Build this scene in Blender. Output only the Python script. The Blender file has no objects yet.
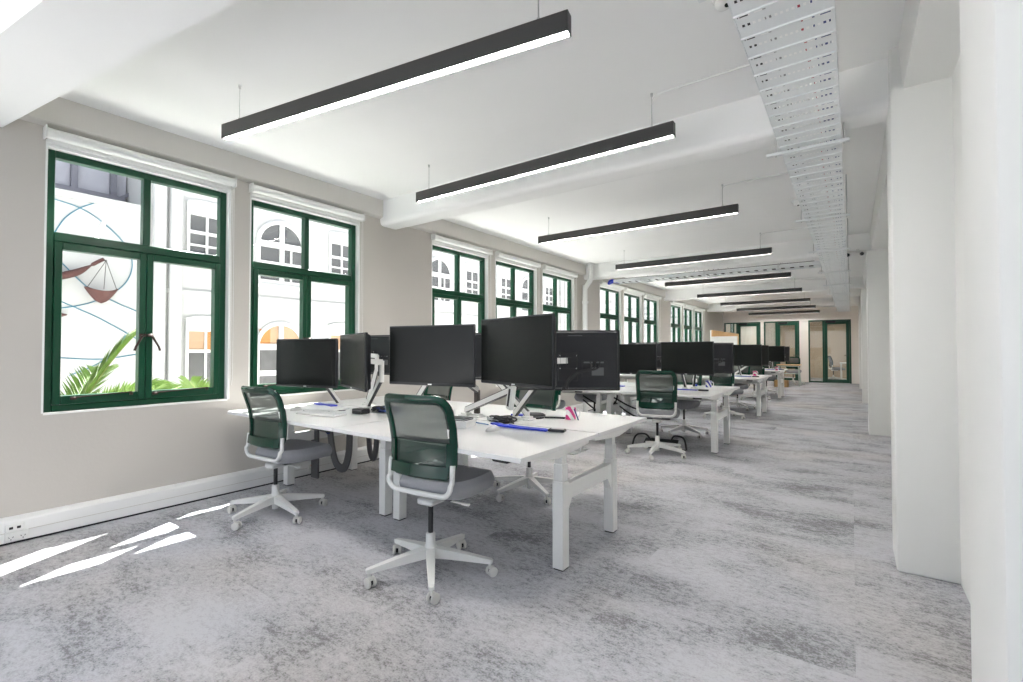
import bpy, bmesh, math, random
from math import sin, cos, pi, radians, atan2, sqrt
from mathutils import Vector, Matrix
random.seed(7)
S = bpy.context.scene
COL = S.collection
V = Vector

# ------------------------------------------------------------------ materials
def nodes(name):
    m = bpy.data.materials.new(name); m.use_nodes = True
    nt = m.node_tree; nt.nodes.clear()
    out = nt.nodes.new('ShaderNodeOutputMaterial')
    return m, nt, out
def mat(name, col, rough=0.5, metal=0.0, spec=0.5, bump=0.0, bscale=200.0, var=0.0, vscale=3.0, coat=0.0):
    m, nt, out = nodes(name)
    b = nt.nodes.new('ShaderNodeBsdfPrincipled')
    b.inputs['Base Color'].default_value = (*col, 1)
    b.inputs['Roughness'].default_value = rough
    b.inputs['Metallic'].default_value = metal
    b.inputs['Specular IOR Level'].default_value = spec
    b.inputs['Coat Weight'].default_value = coat
    nt.links.new(b.outputs[0], out.inputs[0])
    tc = nt.nodes.new('ShaderNodeTexCoord')
    if var:
        n = nt.nodes.new('ShaderNodeTexNoise'); n.inputs['Scale'].default_value = vscale
        n.inputs['Detail'].default_value = 4
        nt.links.new(tc.outputs['Object'], n.inputs['Vector'])
        mx = nt.nodes.new('ShaderNodeMix'); mx.data_type = 'RGBA'
        mx.inputs[6].default_value = (*[c * (1 - var) for c in col], 1)
        mx.inputs[7].default_value = (*[min(1, c * (1 + var)) for c in col], 1)
        nt.links.new(n.outputs['Fac'], mx.inputs[0]); nt.links.new(mx.outputs[2], b.inputs['Base Color'])
    if bump:
        n = nt.nodes.new('ShaderNodeTexNoise'); n.inputs['Scale'].default_value = bscale
        nt.links.new(tc.outputs['Object'], n.inputs['Vector'])
        bp = nt.nodes.new('ShaderNodeBump'); bp.inputs['Strength'].default_value = bump
        bp.inputs['Distance'].default_value = 0.01
        nt.links.new(n.outputs['Fac'], bp.inputs['Height']); nt.links.new(bp.outputs[0], b.inputs['Normal'])
    return m
def emis(name, col, s):
    m, nt, out = nodes(name)
    e = nt.nodes.new('ShaderNodeEmission'); e.inputs[0].default_value = (*col, 1); e.inputs[1].default_value = s
    nt.links.new(e.outputs[0], out.inputs[0]); return m
def glassy(name, tint=(1, 1, 1), refl=0.06, rough=0.0):
    m, nt, out = nodes(name)
    t = nt.nodes.new('ShaderNodeBsdfTransparent'); t.inputs[0].default_value = (*tint, 1)
    g = nt.nodes.new('ShaderNodeBsdfGlossy'); g.inputs['Roughness'].default_value = rough
    ge = nt.nodes.new('ShaderNodeNewGeometry'); L = nt.links.new
    dt = nt.nodes.new('ShaderNodeVectorMath'); dt.operation = 'DOT_PRODUCT'
    L(ge.outputs['Normal'], dt.inputs[0]); L(ge.outputs['Incoming'], dt.inputs[1])
    def mth(op, a, b=None):
        n = nt.nodes.new('ShaderNodeMath'); n.operation = op; n.use_clamp = True
        for k, x in enumerate((a, b)):
            if x is None: continue
            if isinstance(x, (int, float)): n.inputs[k].default_value = x
            else: L(x, n.inputs[k])
        return n.outputs[0]
    ab = nt.nodes.new('ShaderNodeMath'); ab.operation = 'ABSOLUTE'; L(dt.outputs['Value'], ab.inputs[0])
    mu_ = mth('ADD', mth('MULTIPLY', mth('POWER', mth('SUBTRACT', 1.0, ab.outputs[0]), 5.0), 1 - refl), refl)
    mx = nt.nodes.new('ShaderNodeMixShader')
    nt.links.new(mu_, mx.inputs[0])
    nt.links.new(t.outputs[0], mx.inputs[1]); nt.links.new(g.outputs[0], mx.inputs[2])
    nt.links.new(mx.outputs[0], out.inputs[0]); return m
def meshy(name, col, cover, rough=0.4):
    """woven see-through mesh cloth: a share of fibre, a share of gaps"""
    m, nt, out = nodes(name)
    t = nt.nodes.new('ShaderNodeBsdfTransparent'); t.inputs[0].default_value = (0.80, 0.88, 0.84, 1)
    b = nt.nodes.new('ShaderNodeBsdfPrincipled'); b.inputs['Base Color'].default_value = (*col, 1)
    b.inputs['Roughness'].default_value = rough
    mx = nt.nodes.new('ShaderNodeMixShader'); mx.inputs[0].default_value = cover
    nt.links.new(t.outputs[0], mx.inputs[1]); nt.links.new(b.outputs[0], mx.inputs[2])
    nt.links.new(mx.outputs[0], out.inputs[0]); return m
def carpet():
    m, nt, out = nodes('carpet_loop_pile')
    N = nt.nodes.new; L = nt.links.new
    b = N('ShaderNodeBsdfPrincipled'); b.inputs['Roughness'].default_value = 0.95
    b.inputs['Specular IOR Level'].default_value = 0.1
    tc = N('ShaderNodeTexCoord')
    # carpet planks: each 0.5 x 1.0 m piece has its own offset of the pattern
    sep = N('ShaderNodeSeparateXYZ'); L(tc.outputs['Object'], sep.inputs[0])
    def math_(op, a, bb=None):
        n = N('ShaderNodeMath'); n.operation = op
        if hasattr(a, 'node'): L(a, n.inputs[0])
        else: n.inputs[0].default_value = a
        if bb is not None:
            if hasattr(bb, 'node'): L(bb, n.inputs[1])
            else: n.inputs[1].default_value = bb
        return n.outputs[0]
    row = math_('FLOOR', math_('DIVIDE', sep.outputs['X'], 1.0))
    yo = math_('ADD', sep.outputs['Y'], math_('MULTIPLY', row, 0.25))
    cel = math_('FLOOR', math_('DIVIDE', yo, 0.5))
    comb = N('ShaderNodeCombineXYZ'); L(row, comb.inputs[0]); L(cel, comb.inputs[1])
    wn = N('ShaderNodeTexWhiteNoise'); wn.noise_dimensions = '2D'; L(comb.outputs[0], wn.inputs['Vector'])
    off = N('ShaderNodeVectorMath'); off.operation = 'SCALE'; off.inputs['Scale'].default_value = 0.22
    L(wn.outputs['Color'], off.inputs[0])
    mp = N('ShaderNodeMapping'); mp.inputs['Scale'].default_value = (1.0, 1.8, 1.0); L(tc.outputs['Object'], mp.inputs[0])
    add = N('ShaderNodeVectorMath'); L(mp.outputs[0], add.inputs[0]); L(off.outputs[0], add.inputs[1])
    n1 = N('ShaderNodeTexNoise'); n1.inputs['Scale'].default_value = 1.9; n1.inputs['Detail'].default_value = 4
    n1.inputs['Roughness'].default_value = 0.6; L(add.outputs[0], n1.inputs['Vector'])
    mp2 = N('ShaderNodeMapping'); mp2.inputs['Scale'].default_value = (1.0, 1.6, 1.0); L(tc.outputs['Object'], mp2.inputs[0])
    n2 = N('ShaderNodeTexNoise'); n2.inputs['Scale'].default_value = 24; n2.inputs['Detail'].default_value = 6
    n2.inputs['Roughness'].default_value = 0.82; L(mp2.outputs[0], n2.inputs['Vector'])
    n3 = N('ShaderNodeTexNoise'); n3.inputs['Scale'].default_value = 110; n3.inputs['Detail'].default_value = 2; L(tc.outputs['Object'], n3.inputs['Vector'])
    n4 = N('ShaderNodeTexNoise'); n4.inputs['Scale'].default_value = 0.55; n4.inputs['Detail'].default_value = 2; L(tc.outputs['Object'], n4.inputs['Vector'])
    s = math_('ADD', math_('MULTIPLY', n1.outputs['Fac'], 0.38), math_('MULTIPLY', n2.outputs['Fac'], 0.50))
    s = math_('ADD', s, math_('MULTIPLY', n3.outputs['Fac'], 0.18))
    s = math_('ADD', s, math_('MULTIPLY', math_('SUBTRACT', wn.outputs['Value'], 0.5), 0.03))
    r = N('ShaderNodeValToRGB'); L(s, r.inputs[0])
    e = r.color_ramp.elements
    e[0].position = 0.44; e[0].color = (0.215, 0.216, 0.222, 1)
    e[1].position = 0.60; e[1].color = (0.525, 0.527, 0.55, 1)
    k = r.color_ramp.elements.new(0.515); k.color = (0.425, 0.428, 0.447, 1)
    # warm flecks in some areas
    mx = N('ShaderNodeMix'); mx.data_type = 'RGBA'; mx.blend_type = 'MULTIPLY'
    rr = N('ShaderNodeValToRGB'); L(n4.outputs['Fac'], rr.inputs[0])
    rr.color_ramp.elements[0].position = 0.5; rr.color_ramp.elements[0].color = (1.0, 1.0, 1.02, 1)
    rr.color_ramp.elements[1].position = 0.68; rr.color_ramp.elements[1].color = (1.02, 0.97, 0.92, 1)
    mx.inputs[0].default_value = 1.0
    L(r.outputs[0], mx.inputs[6]); L(rr.outputs[0], mx.inputs[7]); L(mx.outputs[2], b.inputs['Base Color'])
    bp = N('ShaderNodeBump'); bp.inputs['Strength'].default_value = 0.35; bp.inputs['Distance'].default_value = 0.004
    L(n3.outputs['Fac'], bp.inputs['Height']); L(bp.outputs[0], b.inputs['Normal'])
    L(b.outputs[0], out.inputs[0]); return m
def banded(name, ca, cb, scale, rough=0.5, axis='X', thr=0.5):
    m, nt, out = nodes(name)
    b = nt.nodes.new('ShaderNodeBsdfPrincipled'); b.inputs['Roughness'].default_value = rough
    tc = nt.nodes.new('ShaderNodeTexCoord')
    w = nt.nodes.new('ShaderNodeTexWave'); w.bands_direction = axis; w.inputs['Scale'].default_value = scale
    w.inputs['Distortion'].default_value = 2.0; w.inputs['Detail'].default_value = 1
    nt.links.new(tc.outputs['Object'], w.inputs['Vector'])
    r = nt.nodes.new('ShaderNodeValToRGB'); r.color_ramp.interpolation = 'CONSTANT' if thr else 'LINEAR'
    r.color_ramp.elements[0].color = (*ca, 1); r.color_ramp.elements[1].position = thr or 1; r.color_ramp.elements[1].color = (*cb, 1)
    nt.links.new(w.outputs['Fac'], r.inputs[0]); nt.links.new(r.outputs[0], b.inputs['Base Color'])
    nt.links.new(b.outputs[0], out.inputs[0]); return m

M = dict(
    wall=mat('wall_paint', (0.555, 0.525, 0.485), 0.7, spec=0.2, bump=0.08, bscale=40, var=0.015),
    ceil=mat('ceiling_paint', (0.92, 0.918, 0.91), 0.8, spec=0.15, bump=0.15, bscale=5, var=0.02, vscale=1.5),
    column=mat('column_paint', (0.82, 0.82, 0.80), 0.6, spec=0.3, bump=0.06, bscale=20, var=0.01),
    carpet=carpet(),
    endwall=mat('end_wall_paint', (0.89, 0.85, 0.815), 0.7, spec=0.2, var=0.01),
    fascia=mat('fascia_paint', (0.68, 0.66, 0.62), 0.7, spec=0.2, var=0.015),
    trunk=mat('trunking_white', (0.80, 0.80, 0.79), 0.4),
    trim_white=mat('trim_white', (0.85, 0.85, 0.83), 0.5),
    shadow=mat('painted_shadow_black', (0.012, 0.012, 0.012), 0.8),
    green=mat('green_gloss_paint', (0.006, 0.058, 0.027), 0.28, spec=0.35, bump=0.06, bscale=30, var=0.1, vscale=8),
    dgreen=mat('green_door_paint', (0.007, 0.065, 0.038), 0.35),
    bronze=mat('bronze_fitting', (0.05, 0.025, 0.02), 0.45, metal=0.3),
    steel=mat('steel', (0.6, 0.6, 0.6), 0.3, metal=1.0),
    glass=glassy('window_glass', (0.98, 0.99, 0.985), 0.03),
    doorglass=glassy('door_glass', (0.93, 0.95, 0.93), 0.05),
    blind=mat('blind_fabric', (0.83, 0.83, 0.81), 0.7),
    plastic=mat('white_plastic', (0.78, 0.78, 0.76), 0.35),
    lightbody=mat('charcoal_powdercoat', (0.045, 0.044, 0.044), 0.45),
    diffuser=emis('led_diffuser', (1.0, 0.965, 0.92), 80.0),
    wire=mat('suspension_wire', (0.45, 0.45, 0.44), 0.4, metal=0.5),
    conduit=mat('white_conduit', (0.78, 0.78, 0.77), 0.5),
    tray=mat('tray_powdercoat', (0.80, 0.82, 0.83), 0.4),
    desk=mat('white_laminate', (0.79, 0.785, 0.78), 0.28, spec=0.45),
    deskedge=mat('desk_leg_white', (0.80, 0.80, 0.78), 0.35),
    chairwhite=mat('chair_white_plastic', (0.72, 0.72, 0.705), 0.4),
    caster=mat('caster_grey_white', (0.62, 0.61, 0.58), 0.5),
    chairgreen=mat('chair_green_plastic', (0.002, 0.036, 0.020), 0.2, spec=0.5, coat=0.1),
    meshup=meshy('chair_mesh', (0.06, 0.065, 0.062), 0.74),
    meshlow=meshy('chair_mesh_lower', (0.003, 0.030, 0.018), 0.90, 0.25),
    seat=mat('seat_grey_fabric', (0.33, 0.335, 0.355), 0.9, spec=0.1, bump=0.3, bscale=300, var=0.06, vscale=60),
    black=mat('black_plastic', (0.012, 0.012, 0.014), 0.4),
    blackmat=mat('black_matt', (0.02, 0.02, 0.022), 0.7),
    mon=mat('monitor_shell', (0.016, 0.016, 0.019), 0.42),
    monback=mat('monitor_back_shell', (0.019, 0.020, 0.023), 0.4, spec=0.35),
    screen=mat('monitor_screen', (0.009, 0.010, 0.0095), 0.24, spec=0.24),
    monmark=mat('silver_mark', (0.7, 0.7, 0.7), 0.3, metal=0.4),
    portlight=mat('port_panel_grey', (0.12, 0.125, 0.13), 0.4),
    armwhite=mat('arm_white', (0.80, 0.80, 0.78), 0.35),
    brownpost=mat('dark_brown_grey', (0.075, 0.062, 0.055), 0.5),
    sleeve=mat('cable_sleeve_grey', (0.14, 0.137, 0.14), 0.85, bump=0.4, bscale=250),
    blue=mat('blue_nylon', (0.008, 0.035, 0.55), 0.45),
    paleblue=mat('pale_blue', (0.25, 0.4, 0.65), 0.5),
    paper=mat('white_paper', (0.84, 0.84, 0.84), 0.6),
    mousemat=mat('mouse_grey', (0.66, 0.655, 0.64), 0.45),
    mugpink=banded('mug_pink_pattern', (0.85, 0.85, 0.85), (0.75, 0.05, 0.28), 9.0, 0.3, 'DIAGONAL', 0.52),
    mugblue=banded('mug_blue_pattern', (0.85, 0.85, 0.86), (0.05, 0.06, 0.42), 9.0, 0.3, 'DIAGONAL', 0.52),
    oak=mat('oak_veneer', (0.56, 0.34, 0.14), 0.5, var=0.2, vscale=12),
    clearplastic=glassy('clear_bottle', (0.85, 0.92, 0.97), 0.08),
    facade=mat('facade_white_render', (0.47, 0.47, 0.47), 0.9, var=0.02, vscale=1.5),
    facadecream=mat('facade_cream', (0.80, 0.79, 0.765), 0.9, var=0.02),
    facadegrey=mat('facade_grey', (0.34, 0.34, 0.385), 0.9, var=0.05),
    darktimber=mat('grey_timber', (0.14, 0.14, 0.17), 0.8),
    winframe=mat('white_window_joinery', (0.60, 0.60, 0.60), 0.5),
    winglass=mat('dull_window_glass', (0.10, 0.10, 0.103), 0.25, spec=0.5, var=0.35, vscale=5),
    winpeach=mat('peach_blind', (0.42, 0.27, 0.17), 0.7),
    winorange=mat('orange_blind', (0.42, 0.18, 0.05), 0.7),
    muralblue=mat('teal_line', (0.03, 0.16, 0.24), 0.6),
    basket=mat('rust_brown_weave', (0.085, 0.032, 0.028), 0.8, bump=0.5, bscale=60, var=0.35, vscale=30),
    twine=mat('grey_twine', (0.10, 0.095, 0.09), 0.8),
    leaf=mat('palm_leaf', (0.11, 0.19, 0.03), 0.5, var=0.4, vscale=6),
    rib=mat('palm_midrib', (0.20, 0.22, 0.06), 0.5),
    palmtrunk=mat('palm_trunk', (0.16, 0.11, 0.07), 0.9, bump=0.6, bscale=20),
    concrete=mat('pale_concrete', (0.78, 0.77, 0.75), 0.9, var=0.1),
    beige=mat('beige_wall', (0.52, 0.42, 0.32), 0.8, var=0.03),
    orange=mat('orange_plastic', (0.8, 0.2, 0.03), 0.5),
    lens=mat('black_lens', (0.01, 0.01, 0.01), 0.1),
    redwire=mat('red_cable', (0.45, 0.02, 0.05), 0.5),
    bluewire=mat('blue_cable', (0.01, 0.035, 0.20), 0.5),
    greywire=mat('grey_cable', (0.42, 0.42, 0.43), 0.5),
    paletable=mat('pale_green_metal', (0.50, 0.60, 0.57), 0.4),
    darkscreen=mat('dark_frame', (0.02, 0.025, 0.025), 0.5),
)

# ------------------------------------------------------------------ mesh helpers
class MB:
    def __init__(s): s.bm = bmesh.new()
    def _xf(s, vs, Mx):
        for v in vs: v.co = Mx @ v.co
    def box(s, c, d, bev=0.0, rot=None, seg=1):
        r = bmesh.ops.create_cube(s.bm, size=1.0); vs = r['verts']
        for v in vs: v.co = V((v.co.x * d[0], v.co.y * d[1], v.co.z * d[2]))
        if bev:
            es = list({e for v in vs for e in v.link_edges})
            g = bmesh.ops.bevel(s.bm, geom=es, offset=bev, segments=seg, affect='EDGES', profile=0.5)
            vs = list({v for f in g['faces'] for v in f.verts} | {v for v in vs if v.is_valid})
        Mx = Matrix.Translation(V(c)) @ (rot.to_4x4() if rot is not None else Matrix.Identity(4))
        s._xf(vs, Mx); return s
    def b2(s, x0, x1, y0, y1, z0, z1, bev=0.0, seg=1):
        return s.box(((x0 + x1) / 2, (y0 + y1) / 2, (z0 + z1) / 2), (abs(x1 - x0), abs(y1 - y0), abs(z1 - z0)), bev, None, seg)
    def bar(s, p, q, w, h, w2=None, h2=None, up=(0, 0, 1)):
        p, q = V(p), V(q); d = (q - p).normalized(); u = V(up)
        if abs(d.dot(u)) > 0.98: u = V((0, 1, 0))
        a = d.cross(u).normalized(); n = a.cross(d).normalized()
        w2 = w if w2 is None else w2; h2 = h if h2 is None else h2
        vs = []
        for c, ww, hh in ((p, w, h), (q, w2, h2)):
            for sa, sn in ((-1, -1), (1, -1), (1, 1), (-1, 1)):
                vs.append(s.bm.verts.new(c + a * sa * ww / 2 + n * sn * hh / 2))
        f = s.bm.faces.new
        f((vs[3], vs[2], vs[1], vs[0])); f((vs[4], vs[5], vs[6], vs[7]))
        for i in range(4):
            j = (i + 1) % 4; f((vs[i], vs[j], vs[4 + j], vs[4 + i]))
        return s
    def tube(s, pts, r, seg=8, closed=False, squash=1.0, up=None):
        pts = [V(p) for p in pts]; n = len(pts); rings = []
        rr = r if isinstance(r, (list, tuple)) else [r] * n
        prev = None
        for i, p in enumerate(pts):
            if closed: d = pts[(i + 1) % n] - pts[i - 1]
            else: d = pts[min(i + 1, n - 1)] - pts[max(i - 1, 0)]
            d.normalize()
            if prev is None:
                u = V(up) if up else (V((0, 0, 1)) if abs(d.z) < 0.9 else V((0, 1, 0)))
                a = d.cross(u).normalized()
            else:
                a = prev - d * prev.dot(d)
                a = a.normalized() if a.length > 1e-6 else d.cross(V((0, 0, 1))).normalized()
            prev = a; b = d.cross(a)
            rings.append([s.bm.verts.new(p + a * cos(2 * pi * k / seg) * rr[i] + b * sin(2 * pi * k / seg) * rr[i] * squash) for k in range(seg)])
        for i in range(n if closed else n - 1):
            A, B = rings[i], rings[(i + 1) % n]
            for k in range(seg):
                j = (k + 1) % seg; s.bm.faces.new((A[k], A[j], B[j], B[k]))
        if not closed:
            s.bm.faces.new(rings[0][::-1]); s.bm.faces.new(rings[-1])
        return s
    def lathe(s, prof, c=(0, 0, 0), seg=20, rot=None):
        rings = []; c = V(c)
        for r, z in prof:
            ring = []
            for k in range(seg):
                p = V((r * cos(2 * pi * k / seg), r * sin(2 * pi * k / seg), z))
                if rot is not None: p = rot @ p
                ring.append(s.bm.verts.new(c + p))
            rings.append(ring)
        for A, B in zip(rings, rings[1:]):
            for k in range(seg):
                j = (k + 1) % seg; s.bm.faces.new((A[k], A[j], B[j], B[k]))
        s.bm.faces.new(rings[0][::-1]); s.bm.faces.new(rings[-1]); return s
    def prism(s, poly, h0, h1, axis='z'):
        """extrude a 2-D polygon: axis z -> (x,y), axis x -> (y,z), axis y -> (x,z)"""
        def P(a, b, h): return {'z': (a, b, h), 'x': (h, a, b), 'y': (a, h, b)}[axis]
        A = [s.bm.verts.new(P(a, b, h0)) for a, b in poly]; B = [s.bm.verts.new(P(a, b, h1)) for a, b in poly]
        n = len(A); s.bm.faces.new(A[::-1]); s.bm.faces.new(B)
        for i in range(n):
            j = (i + 1) % n; s.bm.faces.new((A[i], A[j], B[j], B[i]))
        return s
    def quad(s, pts):
        s.bm.faces.new([s.bm.verts.new(V(p)) for p in pts]); return s
    def sheet(s, fn, nu, nv, th=0.0):
        """grid surface fn(i/nu, j/nv) with thickness along its normal"""
        g = [[V(fn(i / nu, j / nv)) for j in range(nv + 1)] for i in range(nu + 1)]
        def nrm(i, j):
            a = g[min(i + 1, nu)][j] - g[max(i - 1, 0)][j]; b = g[i][min(j + 1, nv)] - g[i][max(j - 1, 0)]
            n = a.cross(b); return n.normalized() if n.length > 1e-9 else V((0, 1, 0))
        A = [[s.bm.verts.new(g[i][j]) for j in range(nv + 1)] for i in range(nu + 1)]
        for i in range(nu):
            for j in range(nv): s.bm.faces.new((A[i][j], A[i + 1][j], A[i + 1][j + 1], A[i][j + 1]))
        if th:
            B = [[s.bm.verts.new(g[i][j] - nrm(i, j) * th) for j in range(nv + 1)] for i in range(nu + 1)]
            for i in range(nu):
                for j in range(nv): s.bm.faces.new((B[i][j + 1], B[i + 1][j + 1], B[i + 1][j], B[i][j]))
            for i in range(nu):
                s.bm.faces.new((A[i + 1][0], A[i][0], B[i][0], B[i + 1][0])); s.bm.faces.new((A[i][nv], A[i + 1][nv], B[i + 1][nv], B[i][nv]))
            for j in range(nv):
                s.bm.faces.new((A[0][j], A[0][j + 1], B[0][j + 1], B[0][j])); s.bm.faces.new((A[nu][j + 1], A[nu][j], B[nu][j], B[nu][j + 1]))
        return s
    def build(s, name, m, parent=None, smooth=True, loc=None, fix=True):
        if fix: bmesh.ops.recalc_face_normals(s.bm, faces=s.bm.faces)
        me = bpy.data.meshes.new(name); s.bm.to_mesh(me); s.bm.free()
        me.materials.append(M[m] if isinstance(m, str) else m)
        if smooth:
            me.polygons.foreach_set('use_smooth', [True] * len(me.polygons))
            me.set_sharp_from_angle(angle=radians(38))
        o = bpy.data.objects.new(name, me); COL.objects.link(o)
        if parent: o.parent = parent
        if loc: o.location = loc
        return o
def tag(o, label=None, cat=None, group=None, kind=None):
    if label: o['label'] = label
    if cat: o['category'] = cat
    if group: o['group'] = group
    if kind: o['kind'] = kind
    return o
def empty(name, label, cat, loc=(0, 0, 0), rz=0.0, group=None, kind=None):
    o = bpy.data.objects.new(name, None); COL.objects.link(o); o.empty_display_size = 0.1
    o.location = loc; o.rotation_euler = (0, 0, rz)
    return tag(o, label, cat, group, kind)
def dup(root, loc, rz=0.0, label=None, group=None):
    def rec(o, par):
        c = o.copy(); COL.objects.link(c)
        if par: c.parent = par
        for ch in list(kids.get(o, [])): rec(ch, c)
        return c
    kids = {}
    def coll(o):
        kids[o] = list(o.children)
        for ch in kids[o]: coll(ch)
    coll(root)
    r = rec(root, None); r.location = loc; r.rotation_euler = (0, 0, rz)
    if label: r['label'] = label
    if group: r['group'] = group
    return r
def smooth_path(pts, n=6):
    """Catmull-Rom through points"""
    pts = [V(p) for p in pts]; out = []
    for i in range(len(pts) - 1):
        p0, p1, p2, p3 = pts[max(i - 1, 0)], pts[i], pts[i + 1], pts[min(i + 2, len(pts) - 1)]
        for k in range(n):
            t = k / n
            out.append(0.5 * ((2 * p1) + (p2 - p0) * t + (2 * p0 - 5 * p1 + 4 * p2 - p3) * t * t + (3 * p1 - p0 - 3 * p2 + p3) * t ** 3))
    out.append(pts[-1]); return out

# ------------------------------------------------------------------ room
XW = -4.45            # inner face of the window wall
XR = 0.46             # inner face of the aisle-side wall
ZC = 2.985            # ceiling
YB = 21.7             # end wall
W_Y = [0.760, 2.112, 4.415, 5.775, 7.145, 9.505, 10.855, 12.205, 14.485, 15.835, 17.165]   # left edge of each window
WW, WZ0, WZ1 = 1.165, 0.82, 2.645

tag(MB().b2(-4.7, 0.9, -3.0, 26.0, -0.25, 0.0).build('floor', 'carpet', smooth=False), 'mottled grey carpet tile floor', 'floor', kind='structure')
tag(MB().b2(-4.62, 0.9, -1.5, 26.0, ZC, ZC + 0.2).build('ceiling', 'ceil', smooth=False), 'white painted concrete ceiling', 'ceiling', kind='structure')
w = MB(); ys = -1.5
for y in W_Y + [23.2]:
    w.b2(XW - 0.12, XW, ys, y, 0, ZC); ys = y + WW
    w.b2(XW - 0.12, XW, y, ys, 0, WZ0); w.b2(XW - 0.12, XW, y, ys, WZ1, ZC)
w.b2(XW - 0.12, XW, ys, 26.0, 0, ZC)
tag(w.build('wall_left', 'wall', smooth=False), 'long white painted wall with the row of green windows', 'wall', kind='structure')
tag(MB().b2(XR, XR + 0.2, -1.5, 26.0, 0, ZC).build('wall_right', 'column', smooth=False), 'white wall behind the row of columns', 'wall', kind='structure')
# downstand above the window heads
f = MB().prism([(XW, 2.775), (XW + 0.045, 2.79), (XW + 0.055, 2.80), (XW + 0.055, ZC), (XW, ZC)], -1.5, YB, 'y')
tag(f.build('trim_1', 'fascia', smooth=False), 'painted downstand running above the windows', 'trim', kind='structure')
# beams across the ceiling (the first one runs a little askew)
def beam(n, y0, y1, label):
    z0 = 2.70; r = 0.05; pr = [(y0, ZC)]
    for k in range(5):
        a = pi + k / 4 * pi / 2; pr.append((y0 + r + r * cos(a), z0 + r + r * sin(a)))
    for k in range(5):
        a = 1.5 * pi + k / 4 * pi / 2; pr.append((y1 - r + r * cos(a), z0 + r + r * sin(a)))
    pr.append((y1, ZC))
    tag(MB().prism(pr, XW, XR, 'x').build('trim_%d' % n, 'ceil'), label, 'beam', kind='structure')
b = MB(); sk = 0.149
fy = lambda x: 0.545 + (x - XW) * sk
b.prism([(XW, fy(XW) - 0.37), (XR, fy(XR) - 0.37), (XR, fy(XR)), (XW, fy(XW))], 2.69, ZC, 'z')
tag(b.build('trim_2', 'ceil', smooth=False), 'wide ceiling beam overhead closest to the camera, running askew', 'beam', kind='structure')
BY = [3.57, 8.74, 13.84, 18.95]
for i, y in enumerate(BY):
    beam(3 + i, y, y + 0.27, 'white ceiling beam %s from the camera' % ['second', 'third', 'fourth', 'fifth'][i])
# longitudinal beam over the columns, then the columns
lb = MB().prism([(0.255, 2.735), (XR, 2.735), (XR, ZC), (0.235, ZC)], -1.5, YB, 'y')
tag(lb.build('trim_7', 'column', smooth=False), 'white beam running along the tops of the columns', 'beam', kind='structure')
CY = [(1.10, 1.385), (3.46, 3.82), (8.76, 9.10), (13.9, 14.25), (18.95, 19.3)]
for i, (a, c) in enumerate(CY):
    cm = MB().b2(0.195, XR + 0.06, a, c, 0, ZC + 0.04, 0.012 if i else 0.02, 2)
    tag(cm.build('trim_%d' % (8 + i), 'column'), ['closest white column at the frame edge', 'white column standing full height beside the aisle, second from the camera', 'third white column from the camera',
        'fourth white column from the camera', 'white column closest to the end doors'][i], 'column', kind='structure')
# perimeter cable trunking along the foot of the window wall
t = MB().prism([(XW, 0.015), (XW + 0.05, 0.015), (XW + 0.05, 0.145), (XW + 0.04, 0.155), (XW + 0.012, 0.17), (XW, 0.17)], -1.5, YB, 'y')
tb = tag(t.build('baseboard_left', 'trunk', smooth=False), 'white cable trunking along the foot of the window wall', 'baseboard', kind='structure')
MB().b2(XW, XW + 0.04, -1.5, YB, 0.0, 0.016).build('shadow_strip', 'shadow', tb, smooth=False)  # black strip standing in for the shadow line under the trunking
MB().b2(XW + 0.049, XW + 0.052, -1.5, YB, 0.076, 0.079).build('cover_seam', 'wall', tb, smooth=False)

# sockets on the trunking
def outlet(name, label, y0, y1, z0, z1, kind):
    o = empty(name, label, 'power outlet' if kind != 'data' else 'data outlet', (XW + 0.0505, (y0 + y1) / 2, z0))
    hw, h = (y1 - y0) / 2, z1 - z0
    MB().b2(0, 0.012, -hw, hw, 0, h, 0.003).build('faceplate', 'plastic', o)
    if kind == 'data':
        for s_ in (-0.28, 0.28):
            MB().b2(0.011, 0.0135, s_ * hw * 2 * 0.7 - 0.009, s_ * hw * 2 * 0.7 + 0.009, h * 0.3, h * 0.62).build('socket_hole', 'black', o)
    else:
        for s_ in (-0.5, 0.5):
            q = MB()
            for dy, dz, a in ((-0.009, 0.02, 0.5), (0.009, 0.02, -0.5), (0, 0.006, 0)):
                q.box((0.0125, s_ * hw + dy, dz + 0.006), (0.002, 0.003, 0.009), 0, Matrix.Rotation(a, 3, 'X'))
            q.build('socket_hole', 'black', o)
            MB().b2(0.011, 0.015, s_ * hw - 0.006, s_ * hw + 0.006, h * 0.72, h * 0.9, 0.001).build('switch', kind, o)
    return o
outlet('data_outlet', 'white data outlet plate on the trunking, above the double power outlet', 0.585, 0.675, 0.085, 0.132, 'data')
outlet('power_outlet', 'white double power outlet on the trunking below the data plate', 0.585, 0.695, 0.022, 0.08, 'plastic')
outlet('power_outlet', 'white power outlet with orange switches on the trunking under the desk', 2.66, 2.77, 0.04, 0.115, 'orange')

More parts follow.
